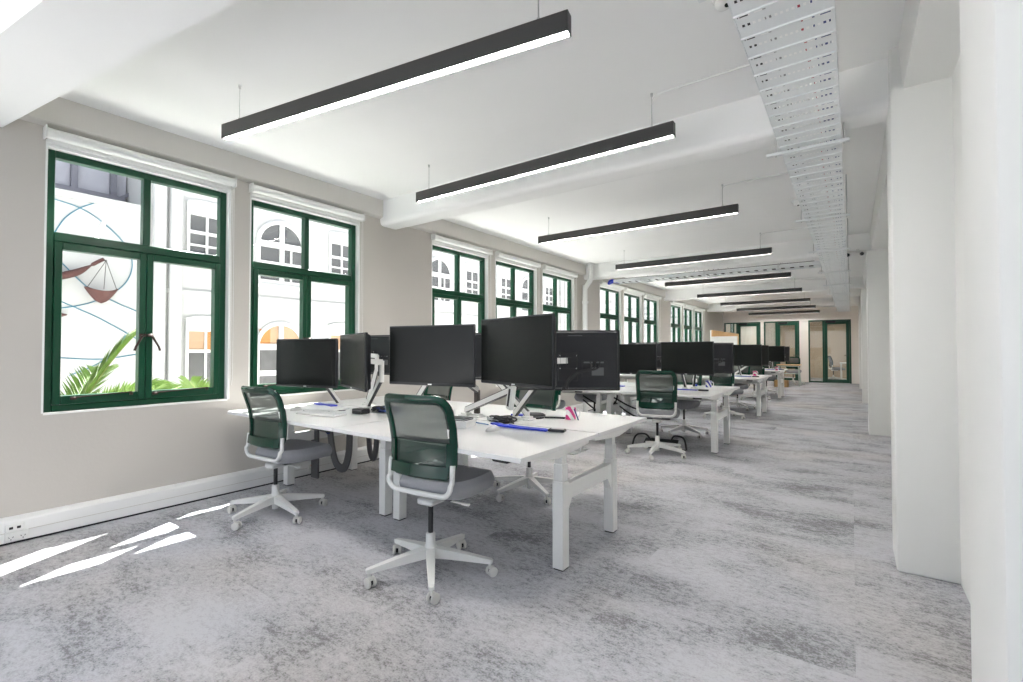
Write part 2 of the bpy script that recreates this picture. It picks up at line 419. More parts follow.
# ------------------------------------------------------------------ windows
def make_window(n, y, label):
    o = empty('window_%d' % n, label, 'window', (XW - 0.075, y, WZ0), kind='structure')
    H = WZ1 - WZ0; D = 0.05
    fr = MB()
    fr.b2(-D, 0.02, 0, 0.05, 0, H, 0.004); fr.b2(-D, 0.02, WW - 0.05, WW, 0, H, 0.004)
    fr.b2(-D, 0.02, 0.05, WW - 0.05, 0, 0.045, 0.004); fr.b2(-D, 0.02, 0.05, WW - 0.05, H - 0.048, H, 0.004)
    fr.b2(-D, 0.025, 0.05, WW - 0.05, 1.19, 1.255, 0.006)                 # transom
    fr.b2(-D, 0.02, WW / 2 - 0.024, WW / 2 + 0.024, 1.25, H - 0.045, 0.004)  # top mullion
    fr.b2(-D, 0.01, WW / 2 - 0.015, WW / 2 + 0.015, 0.045, 1.19, 0.003)    # lower mullion
    fr.build('frame', 'green', o)
    for k in (0, 1):
        y0, y1 = ((0.05, WW / 2 - 0.0015), (WW / 2 + 0.0015, WW - 0.05))[k]
        s_ = MB(); e = 0.043
        s_.b2(-0.04, 0.034, y0, y0 + e, 0.048, 1.187, 0.004); s_.b2(-0.04, 0.034, y1 - e, y1, 0.048, 1.187, 0.004)
        s_.b2(-0.04, 0.034, y0 + e, y1 - e, 0.048, 0.108, 0.004); s_.b2(-0.04, 0.034, y0 + e, y1 - e, 1.137, 1.187, 0.004)
        sash = s_.build('sash', 'green', o)
        MB().b2(-0.012, -0.008, y0 + e - 0.004, y1 - e + 0.004, 0.104, 1.141).build('pane', 'glass', sash, smooth=False)
        sgn = -1 if k == 0 else 1
        hy = WW / 2 + sgn * 0.024
        hd = MB().box((0.04, hy, 0.545), (0.014, 0.045, 0.024), 0.004)
        hd.tube([(0.045, hy - sgn * 0.01, 0.545), (0.065, hy + sgn * 0.01, 0.535), (0.072, hy + sgn * 0.05, 0.455), (0.072, hy + sgn * 0.058, 0.425)], [0.008, 0.009, 0.008, 0.009], 8)
        hd.build('handle', 'bronze', sash)
        st = MB(); ya, yb = (y0 + 0.12, y1 - 0.09) if k == 0 else (y0 + 0.07, y1 - 0.1)
        st.bar((0.055, ya, 0.095), (0.055, yb, 0.112), 0.012, 0.008); st.box((0.046, ya - 0.01, 0.088), (0.02, 0.035, 0.02), 0.003)
        st.box((0.046, yb, 0.10), (0.02, 0.02, 0.022), 0.003)
        st.build('stay', 'bronze', sash)
        ty0, ty1 = ((0.046, WW / 2 - 0.02), (WW / 2 + 0.02, WW - 0.046))[k]
        MB().b2(-0.012, -0.008, ty0, ty1, 1.25, H - 0.044).build('pane', 'glass', o, smooth=False)
    return o
WLAB = ['green window closest to the camera, showing the mural wall and palm', 'second green window from the camera, showing an arched window opposite',
        'first green window past the second beam', 'middle green window between the second and third beams', 'green window beside the white downpipe',
        'first green window past the third beam', 'middle green window between the third and fourth beams', 'green window just before the fourth beam',
        'first green window past the fourth beam', 'middle green window between the fourth and fifth beams', 'green window closest to the end wall']
win = make_window(1, W_Y[0], WLAB[0])
for i, y in enumerate(W_Y[1:], 1):
    c = dup(win, (XW - 0.075, y, WZ0), 0, WLAB[i]); c.name = 'window_%d' % (i + 1)
c = dup(win, (XW - 0.075, 23.2, WZ0), 0, 'added green window letting daylight into the room past the end wall'); c.name = 'window_12'  # unseen window, added to bring daylight into the far room
# white sill and reveal lining of each opening
for i, y in enumerate(W_Y):
    s_ = MB()
    s_.b2(XW - 0.055, XW + 0.004, y, y + WW, WZ0 - 0.012, WZ0 + 0.001); s_.b2(XW - 0.055, XW + 0.003, y + WW - 0.001, y + WW + 0.016, WZ0, 2.69)
    s_.b2(XW - 0.055, XW + 0.003, y - 0.010, y + 0.001, WZ0, 2.69); s_.b2(XW - 0.055, XW + 0.003, y, y + WW, WZ1 - 0.001, 2.69)
    tag(s_.build('trim_%d' % (13 + i), 'trim_white', smooth=False), 'white reveal lining around the ' + WLAB[i].split(',')[0], 'trim', kind='structure')

# roller blinds
def make_blind(y, label):
    o = empty('roller_blind', label, 'blind', (XW + 0.045, y - 0.025, 2.722), group='rolled up blinds above the windows')
    L = WW + 0.05
    MB().tube([(0, 0.012, 0), (0, L - 0.012, 0)], 0.036, 18).build('rolled_fabric', 'blind', o)
    MB().b2(-0.034, -0.029, 0.02, L - 0.02, -0.048, -0.01).b2(-0.037, -0.026, 0.02, L - 0.02, -0.056, -0.046, 0.002).build('bottom_bar', 'blind', o)
    for yy in (0.004, L - 0.004):
        MB().b2(-0.045, 0.036, yy - 0.005, yy + 0.005, -0.04, 0.042, 0.003).build('bracket', 'plastic', o)
    MB().tube([(0.002, L - 0.018, -0.03), (-0.004, L - 0.02, -0.9), (0.0, L - 0.02, -1.72), (0.006, L - 0.014, -1.78), (0.012, L - 0.008, -1.72), (0.01, L - 0.008, -0.9), (0.008, L - 0.01, -0.03)], 0.0022, 5).build('pull_chain', 'plastic', o)
    return o
bl = make_blind(W_Y[0], 'white roller blind rolled up above the ' + WLAB[0].replace(',', '').split(' showing')[0])
for i, y in enumerate(W_Y[1:], 1):
    dup(bl, (XW + 0.045, y - 0.025, 2.722), 0, 'white rolled up blind above the ' + WLAB[i].split(',')[0])

# white downpipe
p = empty('downpipe', 'white painted downpipe with a bend at the top, against the window wall', 'pipe', (-4.31, 8.52, 0))
MB().tube(smooth_path([(0, 0, 0.0), (0, 0, 1.2), (0, 0, 2.42), (0.01, 0.01, 2.50), (0.06, 0.05, 2.60), (0.085, 0.075, 2.68), (0.085, 0.075, 2.972)], 5), 0.050, 14).build('pipe', 'conduit', p)
for z in (0.6, 1.5, 2.2): MB().lathe([(0.066, -0.02), (0.066, 0.02)], (0, 0, z), 14).build('collar', 'conduit', p)
MB().lathe([(0.09, -0.015), (0.09, 0.012)], (0.085, 0.075, 2.96), 16).build('flange', 'conduit', p)
MB().b2(-0.138, -0.045, -0.02, 0.02, 1.48, 1.52).build('wall_clip', 'conduit', p)

# ------------------------------------------------------------------ end wall with glazed doors, room beyond
DO = [(-4.38, -2.93), (-3.0 + 0.13, -1.66), (-1.36, -0.02)]
DO = [(-4.40, -3.02), (-2.90, -1.66), (-1.36, -0.01)]
DH = 2.40
w = MB(); xs = XW
for a, c in DO: w.b2(xs, a, YB, YB + 0.14, 0, ZC); xs = c
w.b2(xs, XR, YB, YB + 0.14, 0, ZC)
for a, c in DO: w.b2(a, c, YB, YB + 0.14, DH, ZC)
tag(w.build('wall_back', 'endwall', smooth=False), 'end wall with three green glazed doors', 'wall', kind='structure')
for i, (a, c) in enumerate(DO):
    o = empty('door_%d' % (i + 1), ['green glazed door in the end wall closest to the windows', 'green glazed door in the middle of the end wall', 'green glazed door in the end wall beside the columns'][i], 'door', (a, YB + 0.03, 0), kind='structure')
    Wd = c - a; sl = Wd * 0.36
    fr = MB()
    for x0, x1 in ((0, 0.05), (Wd - 0.05, Wd), (sl - 0.03, sl + 0.03)): fr.b2(x0, x1, -0.04, 0.06, 0, DH, 0.004)
    fr.b2(0.05, Wd - 0.05, -0.04, 0.06, DH - 0.05, DH, 0.004); fr.b2(0.05, sl - 0.03, -0.04, 0.06, 0, 0.05, 0.004)
    fr.build('frame', 'dgreen', o)
    MB().b2(0.045, sl - 0.025, 0.0, 0.01, 0.045, DH - 0.045).build('side_pane', 'doorglass', o, smooth=False)
    lf = MB(); x0, x1 = sl + 0.033, Wd - 0.053
    lf.b2(x0, x0 + 0.10, -0.05, 0.01, 0.01, DH - 0.053, 0.004); lf.b2(x1 - 0.10, x1, -0.05, 0.01, 0.01, DH - 0.053, 0.004)
    lf.b2(x0 + 0.10, x1 - 0.10, -0.05, 0.01, 0.01, 0.14, 0.004); lf.b2(x0 + 0.10, x1 - 0.10, -0.05, 0.01, DH - 0.17, DH - 0.053, 0.004)
    leaf = lf.build('door_leaf', 'dgreen', o)
    MB().b2(x0 + 0.095, x1 - 0.095, -0.025, -0.017, 0.135, DH - 0.165).build('pane', 'doorglass', leaf, smooth=False)
    MB().b2(x0 + 0.05, x0 + 0.36, -0.10, -0.05, DH - 0.12, DH - 0.045, 0.006).bar((x0 + 0.2, -0.09, DH - 0.05), (x0 + 0.42, -0.06, DH - 0.04), 0.02, 0.01).build('door_closer', 'black', leaf)
    MB().tube([(x1 - 0.05, -0.05, 1.05), (x1 - 0.05, -0.10, 1.05), (x1 - 0.16, -0.10, 1.05)], 0.01, 8).build('handle', 'black', leaf)
# rooms past the end wall
tag(MB().b2(XW, -2.9, 25.35, 25.5, 0, ZC).build('wall_end', 'endwall', smooth=False), 'white wall of the room past the end door closest to the windows', 'wall', kind='structure')
tag(MB().b2(-2.9, XR, 25.4, 25.6, 0, ZC).build('wall_far', 'beige', smooth=False), 'beige wall of the room past the end doors', 'wall', kind='structure')
tag(MB().b2(-3.0, -2.9, YB + 0.14, 25.4, 0, ZC).build('wall_partition', 'wall', smooth=False), 'white partition in the rooms past the end doors', 'wall', kind='structure')

# ------------------------------------------------------------------ pendant lights
def make_light(L=2.42):
    o = empty('pendant_light', 'x', 'light', group='linear pendant lights')
    bw, bh = 0.05, 0.094; h = L / 2
    bd = MB(); t_ = 0.004
    bd.b2(-h, h, -bw / 2, -bw / 2 + t_, 0, bh); bd.b2(-h, h, bw / 2 - t_, bw / 2, 0, bh); bd.b2(-h, h, -bw / 2, bw / 2, bh - t_, bh)
    bd.b2(-h, -h + t_, -bw / 2, bw / 2, 0, bh); bd.b2(h - t_, h, -bw / 2, bw / 2, 0, bh)
    bd.build('housing', 'lightbody', o, smooth=False)
    MB().b2(-h + t_, h - t_, -bw / 2 + t_, bw / 2 - t_, 0.010, 0.016).build('diffuser', 'diffuser', o, smooth=False)
    for s_ in (-1, 1):
        x = s_ * (h - 0.15)
        wr = MB().tube([(x, 0, bh), (x, 0, ZC - 2.65)], 0.0022, 6).build('suspension_wire', 'wire', o)
        MB().lathe([(0.009, 0), (0.007, 0.022)], (x, 0, bh), 10).build('grip', 'steel', wr)
        MB().lathe([(0.008, -0.025), (0.010, 0)], (x, 0, ZC - 2.65), 10).build('ceiling_cup', 'steel', wr)
    cb = MB().tube(smooth_path([(h - 0.15, 0.01, bh), (h - 0.155, 0.012, 0.2), (h - 0.15, 0.012, 0.29), (h - 0.10, 0.012, 0.318), (h, 0.012, 0.321), (h + 0.6, 0.012, 0.321)], 4), 0.0045, 6)
    cb.build('power_cord', 'conduit', o)
    return o
li = make_light()
for x_, y_ in ((-1.3, 22.8), (-1.3, 24.3), (-3.75, 23.6)):  # unseen pendants added to brighten the rooms past the end doors
    dup(li, (x_, y_, 2.655), radians(90) if x_ < -3 else 0, 'added dark linear pendant light brightening the room past the end doors')
LY = [None, 3.13, 5.29, 7.82, 10.52, 13.3, 16.1, 18.7, 21.15]
ordw = ['first', 'second', 'third', 'fourth', 'fifth', 'sixth', 'seventh', 'eighth', 'ninth']
li.location = (-2.195, 1.635, 2.655); li.rotation_euler = (0, 0, radians(9.6))
li['label'] = 'largest dark linear pendant light, closest to the camera and hung askew'
for i in range(1, 9):
    dup(li, (-2.14 - (0.02 if i > 4 else 0), LY[i], 2.655), 0, 'dark linear pendant light, %s from the camera' % ordw[i])

# ------------------------------------------------------------------ cable trays
def slat_tray(name, label, x0, x1, y0, y1, z, pitch, holes, bars, cat='cable tray'):
    """runs along Y: bed of perforated slats, side rails, strut hangers with rods"""
    o = empty(name, label, cat, (0, 0, 0))
    n = int((y1 - y0) / pitch); bed = MB(); W = x1 - x0
    P = lambda x, y: (x, y, z)
    def row(ya, yb, xs):   # xs: solid intervals
        for a, c in xs: bed.quad([P(a, ya), P(c, ya), P(c, yb), P(a, yb)])
    cell = W / holes
    for k in range(n):
        y = y0 + k * pitch
        a, b_, c, d = y, y + pitch * 0.30, y + pitch * 0.40, y + pitch * 0.86
        row(a, b_, [(x0, x1)])
        row(b_, c, [(x0 + j * cell + (cell * 0.5 if j else 0), x0 + (j + 1) * cell + (0 if j < holes - 1 else 0)) for j in range(holes)])
        row(c, d, [(x0, x1)])
        row(d, y + pitch, [(x0, x0 + W * 0.03), (x0 + W * 0.17, x0 + W * 0.22), (x0 + W * 0.34, x0 + W * 0.66), (x0 + W * 0.80, x0 + W * 0.84), (x0 + W * 0.97, x1)])
        bed.b2(x0, x1, d - 0.004, d + 0.004, z - 0.007, z)
    bed.build('perforated_bed', 'tray', o, smooth=False, fix=False)
    for x, s_ in ((x0, -1), (x1, 1)):
        MB().b2(x - 0.002, x + 0.002, y0, y1, z - 0.003, z + 0.055).b2(min(x, x - s_ * 0.012), max(x, x - s_ * 0.012), y0, y1, z + 0.052, z + 0.055).build('side_rail', 'tray', o, smooth=False)
    for y in bars:
        hb = MB().b2(x0 - 0.085, x1 + 0.045, y - 0.02, y + 0.02, z - 0.026, z - 0.008, 0.002).build('hanger_bar', 'tray', o)
        for x in (x0 - 0.03, x1 + 0.015):
            MB().tube([(x, y, z - 0.035), (x, y, ZC)], 0.005, 6).build('hanger_rod', 'steel', hb)
    return o
slat_tray('cable_tray', 'long white perforated cable tray hung along the room', -0.375, -0.04, -0.6, 20.4, 2.60, 0.168, 17, [0.2, 1.85, 3.66, 5.70, 7.62, 9.75, 11.7, 13.6, 15.6, 17.6, 19.6])
# cables lying in it
for nm, lab, x, mt, r in (('cable', 'thick blue data cable bundle lying along the aisle edge of the long tray', -0.075, 'bluewire', 0.018), ('cable', 'red cable lying in the long tray', -0.15, 'redwire', 0.006),
                          ('cable', 'grey cable bundle lying along the window edge of the long tray', -0.335, 'blackmat', 0.016), ('cable', 'slim blue cable lying in the long tray beside the blue bundle', -0.115, 'bluewire', 0.008),
                          ('cable', 'pale grey cable lying mid width in the long tray', -0.27, 'greywire', 0.012)):
    pts = [(x + 0.012 * sin(k * 1.7 + x * 40), -0.4 + k * 0.8, 2.601 + r) for k in range(26)]
    tag(MB().tube(pts, r, 6).build(nm, mt), lab, 'cable', 'cables in the long tray')
# cross tray, ladder style with dark gaps between rungs
ct = empty('cable_tray', 'short cable ladder crossing the room towards the windows', 'cable tray', (0, 0, 0))
rg = MB()
for k in range(26):
    x = -3.95 + k * 0.138
    rg.b2(x, x + 0.072, 9.20, 9.50, 2.655, 2.665)
rg.build('rungs', 'tray', ct, smooth=False)
for y in (9.20, 9.50): MB().b2(-4.0, -0.40, y - 0.003, y + 0.003, 2.645, 2.71).build('side_rail', 'tray', ct, smooth=False)
for x in (-3.4, -2.2, -1.0):
    hb = MB().b2(x - 0.02, x + 0.02, 9.15, 9.55, 2.628, 2.645).build('hanger_bar', 'tray', ct)
    for y in (9.17, 9.53): MB().tube([(x, y, 2.62), (x, y, ZC)], 0.005, 6).build('hanger_rod', 'steel', hb)
cb = MB()
for j, (r, yy) in enumerate(((0.030, 9.235), (0.028, 9.295), (0.030, 9.355), (0.028, 9.41), (0.028, 9.465))):
    cb.tube([(-3.98 + k * 0.25, yy + 0.01 * sin(k * 2 + j), 2.666 + r) for k in range(15)], r, 6)
tag(cb.build('cable_bundle', 'blackmat'), 'dark cable bundle lying in the cross ladder tray', 'cable')
tag(MB().tube(smooth_path([(-3.95, 9.24, 2.69), (-4.08, 9.26, 2.70), (-4.16, 9.33, 2.66), (-4.10, 9.42, 2.70), (-3.95, 9.45, 2.69)], 5), 0.03, 8).build('cable_loop', 'blue'), 'blue cable loop at the window end of the cross ladder tray', 'cable')
lp = MB()
for k in range(4):
    x = -2.45 + k * 0.17
    lp.tube(smooth_path([(x - 0.16, 9.30, 2.69), (x - 0.08, 9.28, 2.80), (x, 9.30, 2.855), (x + 0.09, 9.33, 2.80), (x + 0.14, 9.36, 2.69)], 5), 0.006, 5)
tag(lp.build('cable_loops', 'greywire'), 'looped grey cables rising above the cross ladder tray', 'cable')
# ceiling conduits from tray to lights
for i, y in enumerate((3.14, 5.30, 7.83)):
    tag(MB().tube([(-0.9, y, ZC - 0.009), (-0.30, y, ZC - 0.009)], 0.008, 6).build('conduit', 'conduit'), 'thin white conduit on the ceiling running from the %s pendant light to the tray' % ordw[i + 1], 'conduit', 'ceiling conduits')

# ceiling sensors and cameras
def sensor(name, label, loc, cat='sensor'):
    o = empty(name, label, cat, loc)
    MB().lathe([(0.055, 0), (0.055, -0.015), (0.045, -0.03)], (0, 0, 0), 20).build('base', 'plastic', o)
    MB().lathe([(0.040, -0.03), (0.038, -0.05), (0.028, -0.062), (0.012, -0.068)], (0, 0, 0), 20).build('dome', 'plastic', o)
    MB().lathe([(0.014, -0.066), (0.010, -0.072)], (0.018, -0.012, 0.004), 10).build('lens', 'lens', o)
    return o
sensor('smoke_detector', 'white round detector on the ceiling at the top of the photo beside the tray', (-0.49, 2.46, ZC))
sensor('motion_sensor', 'white ceiling sensor beside the tray between the second and third beams', (-0.50, 6.36, ZC))
sensor('motion_sensor', 'small white ceiling sensor beside the tray past the third beam', (-0.50, 12.3, ZC))
sc_ = empty('security_camera', 'white and black camera pair bracketed by the third column under the beam', 'camera', (0.09, 8.70, 2.70))
MB().b2(-0.14, 0.10, -0.02, 0.02, 0.01, 0.03, 0.003).b2(-0.02, 0.02, -0.02, 0.04, 0.0, 0.05).build('bracket', 'plastic', sc_)
for x in (-0.12, 0.05):
    cm = MB().tube([(x, 0.03, -0.02), (x, -0.07, -0.035)], 0.032, 14).b2(x - 0.006, x + 0.006, -0.006, 0.006, -0.01, 0.02).build('camera_body', 'plastic', sc_)
    MB().tube([(x, -0.068, -0.0348), (x, -0.078, -0.0365)], 0.026, 14).build('lens', 'lens', cm)

# ------------------------------------------------------------------ bench desks
ZT = 0.73
def make_bench():
    """two desks back to back on four legs, origin on the floor at the middle of the gap"""
    o = empty('bench_desk', 'x', 'desk')
    hx = 0.7575
    for s_ in (-1, 1):
        y0, y1 = (-0.855, -0.01) if s_ < 0 else (0.015, 0.86)
        MB().b2(-hx, hx, y0, y1, ZT - 0.025, ZT, 0.002).build('tabletop', 'desk', o)
        for sx in (-1, 1):
            x = sx * (hx - 0.075); y = s_ * 0.345
            lg = MB().b2(x - 0.035, x + 0.035, y - 0.036, y + 0.036, 0.008, 0.50, 0.003).b2(x - 0.030, x + 0.030, y - 0.030, y + 0.030, 0.50, 0.60, 0.002).b2(x - 0.026, x + 0.026, y - 0.026, y + 0.026, 0.60, 0.70, 0.002)
            L_ = lg.build('leg', 'deskedge', o)
            MB().b2(x - 0.03, x + 0.03, y - 0.03, y + 0.03, 0.0, 0.009).build('foot_pad', 'black', L_)
            ya, yb = y - s_ * 0.30, y + s_ * 0.42
            pr = [(ya, 0.703), (ya, 0.672), (y - s_ * 0.10, 0.655), (y + s_ * 0.08, 0.645), (yb, 0.690), (yb, 0.703)]
            MB().prism(pr, x - 0.03, x + 0.03, 'x').build('support_arm', 'deskedge', o, smooth=False)
        MB().b2(-hx + 0.1, hx - 0.1, s_ * 0.345 - 0.02, s_ * 0.345 + 0.02, 0.655, 0.695).build('frame_rail', 'deskedge', o)
        px = 0.60 * s_ * -1
        yy = s_ * 0.80
        MB().b2(px - 0.05, px + 0.05, yy - 0.02, yy + 0.02, ZT - 0.048, ZT - 0.0255, 0.006).box((px - 0.02, yy + s_ * 0.022, ZT - 0.036), (0.04, 0.004, 0.012)).build('height_control', 'black', o)
    for sx in (-1, 1):
        x = sx * (hx - 0.075)
        cr = MB().prism([(-0.31, 0.30), (-0.25, 0.385), (0.25, 0.385), (0.31, 0.30), (0.31, 0.475), (-0.31, 0.475)], x - 0.022, x + 0.022, 'x')
        cr.build('crossbar', 'deskedge', o, smooth=False)
    MB().b2(-hx + 0.12, hx - 0.12, -0.008, 0.013, 0.60, 0.70).b2(-hx + 0.12, hx - 0.12, -0.10, 0.10, 0.595, 0.60).build('cable_basket', 'deskedge', o)
    return o
def sleeve(parent, pts, w=0.075):
    s_ = MB(); pp = smooth_path(pts, 6)
    for a, b_ in zip(pp, pp[1:]): s_.bar(a, b_ + (b_ - a) * 0.12, w, 0.018, up=(0, 1, 0.001))
    return s_.build('cable_sleeve', 'sleeve', parent)
GY = [2.73, 6.48, 10.29, 14.25]
XA, XB = -3.5725, -2.0475
isl = ['front', 'second', 'third', 'last']
bench = make_bench()
bench.location = (XB, GY[0], 0); bench['label'] = 'white back to back desk at the aisle end of the front desk island'
bench['group'] = 'white sit stand benches'
b_left = dup(bench, (XA, GY[0], 0), 0, 'white back to back desk by the windows in the front desk island')
for k in (1, 2, 3):
    dup(bench, (XB - (0, 0.0, 0.06, 0.15)[k], GY[k], 0), 0, 'white back to back desk at the aisle end of the %s desk island' % isl[k])
    dup(bench, (XA - (0, 0.0, 0.06, 0.15)[k], GY[k], 0), 0, 'white back to back desk by the windows in the %s desk island' % isl[k])
sleeve(b_left, [(-0.46, -0.08, 0.62), (-0.43, -0.08, 0.42), (-0.38, -0.07, 0.22), (-0.33, -0.05, 0.15), (-0.28, -0.03, 0.16), (-0.24, -0.02, 0.28), (-0.225, -0.02, 0.45), (-0.225, -0.02, 0.62)], 0.075)
sleeve(b_left, [(-0.655, -0.1, 0.62), (-0.655, -0.1, 0.35), (-0.655, -0.1, 0.02)], 0.11)
sleeve(b_left, [(-0.33, 0.3, 0.66), (-0.36, 0.3, 0.45), (-0.34, 0.3, 0.24), (-0.28, 0.3, 0.18), (-0.24, 0.3, 0.35), (-0.24, 0.3, 0.62)], 0.06)
lb_ = MB()
for j in range(5):
    lb_.tube(smooth_path([(-0.52 + 0.03 * j, -0.08, 0.62), (-0.50 + 0.025 * j, -0.12, 0.55 - 0.02 * j), (-0.44, -0.14, 0.53), (-0.38, -0.08, 0.60)], 5), 0.006, 5)
lb_.build('loose_cables', 'bluewire', b_left)

# ------------------------------------------------------------------ chairs
def back_pt(u, v, off=0.0):
    """u -1..1 across, v 0..1 up the chair back"""
    z = 0.582 + 0.405 * v
    hw = 0.205 + 0.012 * v - 0.03 * max(0, v - 0.8) / 0.2 * 0.3
    y = -0.115 - 0.035 * sin(pi * min(1, v * 1.0)) * -1 * 0.6 - 0.065 * v ** 2
    y += 0.035 * u * u
    return V((u * hw, y + off, z))
def make_chair():
    o = empty('office_chair', 'x', 'chair', group='green mesh back office chairs')
    # backrest frame: swept rounded rectangle
    path = []
    rc = 0.16
    def corner(cx, cy, a0):
        for k in range(6):
            a = a0 + k / 5 * pi / 2; path.append((cx + rc * 1.3 * cos(a), cy + rc * sin(a)))
    corner(1 - rc * 1.3, rc, -pi / 2); corner(1 - rc * 1.3, 1 - rc, 0); corner(-1 + rc * 1.3, 1 - rc, pi / 2); corner(-1 + rc * 1.3, rc, pi)
    pts = []
    for (u, v), (u2, v2) in zip(path, path[1:] + path[:1]):
        for k in range(3): pts.append(back_pt(u + (u2 - u) * k / 3, v + (v2 - v) * k / 3))
    fr = MB().tube(pts, 0.015, 10, closed=True, squash=1.75)
    # broad lower rim
    fr.sheet(lambda a, b_: back_pt(-0.95 + 1.9 * a, -0.03 + 0.15 * b_, -0.012), 14, 3, -0.012)
    fr.sheet(lambda a, b_: back_pt(0.86 + 0.13 * a, 0.06 + 0.36 * b_, -0.008), 2, 8, -0.010)
    fr.sheet(lambda a, b_: back_pt(-0.99 + 0.13 * a, 0.06 + 0.36 * b_, -0.008), 2, 8, -0.010)
    bk = fr.build('backrest', 'chairgreen', o)
    def hw(v):
        d = 0.0
        if v > 1 - rc: d = 1 - sqrt(max(0, 1 - ((v - 1 + rc) / rc) ** 2))
        if v < rc: d = 1 - sqrt(max(0, 1 - ((rc - v) / rc) ** 2))
        return 1 - d * rc * 1.3 - 0.02
    MB().sheet(lambda a, b_: back_pt((2 * a - 1) * hw(0.43 + 0.55 * b_), 0.43 + 0.55 * b_, 0.0), 12, 12).build('upper_mesh', 'meshup', bk, fix=False)
    MB().sheet(lambda a, b_: back_pt((2 * a - 1) * 0.97, 0.05 + 0.38 * b_, 0.0), 12, 8).build('lower_mesh', 'meshlow', bk, fix=False)
    lum = MB().sheet(lambda a, b_: back_pt((2 * a - 1) * 0.93, 0.40 + 0.06 * b_, 0.028), 12, 2, 0.008)
    lum.build('lumbar_bar', 'chairgreen', bk)
    for s_ in (-1, 1):
        MB().sheet(lambda a, b_: back_pt(s_ * (0.90 + 0.07 * a), 0.50 + 0.12 * b_, -0.006), 2, 4, -0.008).build('side_clip', 'chairwhite', bk)
    # white loop that carries the back
    wv = 0.216
    up = [(-wv, -0.085, 0.64)] + [(-wv, -0.09, 0.548)]
    for k in range(6):
        a = pi + k / 5 * pi / 2; up.append((-wv + 0.06 + 0.06 * cos(a), -0.105, 0.473 + 0.06 + 0.06 * sin(a)))
    for k in range(6):
        a = 1.5 * pi + k / 5 * pi / 2; up.append((wv - 0.06 + 0.06 * cos(a), -0.105, 0.473 + 0.06 + 0.06 * sin(a)))
    up += [(wv, -0.09, 0.548), (wv, -0.085, 0.64)]
    ls = MB().tube(up, 0.0145, 10)
    ls.bar((0, -0.105, 0.468), (0, 0.04, 0.425), 0.11, 0.022)
    ls.build('back_loop', 'chairwhite', o)
    # seat: rounded pad with a waterfall front
    def seat_pt(a, b_):
        n = 3.2
        an = 2 * pi * a
        ca, sa = cos(an), sin(an)
        r = (abs(ca) ** n + abs(sa) ** n) ** (-1 / n)
        # b: 0 bottom centre .. 1 top centre
        if b_ < 0.25: k = b_ / 0.25 * 0.93; z = 0.0
        elif b_ < 0.7:
            t_ = (b_ - 0.25) / 0.45; k = 0.93 + 0.07 * sin(pi * t_); z = 0.095 * t_
        else:
            t_ = (b_ - 0.7) / 0.3; k = 0.93 * (1 - t_); z = 0.095 + 0.012 * sin(t_ * pi / 2)
        x, y = 0.248 * k * r * ca, 0.245 * k * r * sa
        if y > 0.12: z -= (y - 0.12) * 0.22
        return (x, y + 0.158, 0.440 + z)
    MB().sheet(seat_pt, 40, 20).build('seat', 'seat', o)
    MB().b2(-0.15, 0.15, -0.02, 0.30, 0.422, 0.446, 0.006).build('seat_pan', 'blackmat', o)
    me_ = MB().b2(-0.055, 0.055, -0.06, 0.16, 0.388, 0.425, 0.01).tube([(0.05, 0.05, 0.405), (0.20, 0.05, 0.400)], 0.006, 6).box((0.205, 0.05, 0.40), (0.05, 0.022, 0.012), 0.004)
    me_.build('tilt_mechanism', 'chairwhite', o)
    MB().tube([(0, 0, 0.20), (0, 0, 0.40)], 0.0145, 14).build('gas_lift', 'black', o)
    MB().lathe([(0.022, 0.045), (0.024, 0.09), (0.034, 0.095), (0.034, 0.15), (0.027, 0.16), (0.026, 0.222), (0.017, 0.226)], (0, 0, 0), 20).build('base_hub', 'chairwhite', o)
    for k in range(5):
        a = radians(-90 + 72 * k); d = V((cos(a), sin(a), 0)); nrm = V((-sin(a), cos(a), 0))
        lg = MB()
        st = [(0.028, 0.120, 0.052, 0.056), (0.13, 0.110, 0.044, 0.046), (0.24, 0.097, 0.036, 0.035), (0.345, 0.084, 0.028, 0.024), (0.354, 0.082, 0.018, 0.016)]
        for (r0, z0, w0, h0), (r1, z1, w1, h1) in zip(st, st[1:]):
            lg.bar(d * r0 + V((0, 0, z0)), d * r1 + V((0, 0, z1)), w0, h0, w1, h1)
        lg.build('base_leg', 'chairwhite', o)
        cs = MB(); tp = d * 0.338
        cs.tube([tp + V((0, 0, 0.075)), tp + V((0, 0, 0.052))], 0.009, 8)
        th = radians(37 * k + 20 + 55 * (k % 2)); e = V((cos(th), sin(th), 0)); ax = V((-sin(th), cos(th), 0)); cc = tp + e * 0.012 + V((0, 0, 0.0275))
        for s_ in (-1, 1):
            cs.tube([cc + ax * s_ * 0.008, cc + ax * s_ * 0.011, cc + ax * s_ * 0.022, cc + ax * s_ * 0.025], [0.022, 0.0272, 0.0272, 0.022], 16)
        cs.box(cc + V((0, 0, 0.012)), (0.026, 0.018, 0.03), 0.003, Matrix.Rotation(th, 3, 'Z'))
        co = cs.build('caster', 'caster', o)
        MB().tube([cc + ax * -0.007, cc + ax * 0.007], 0.018, 12).build('axle', 'black', co)
    return o
ch = make_chair()
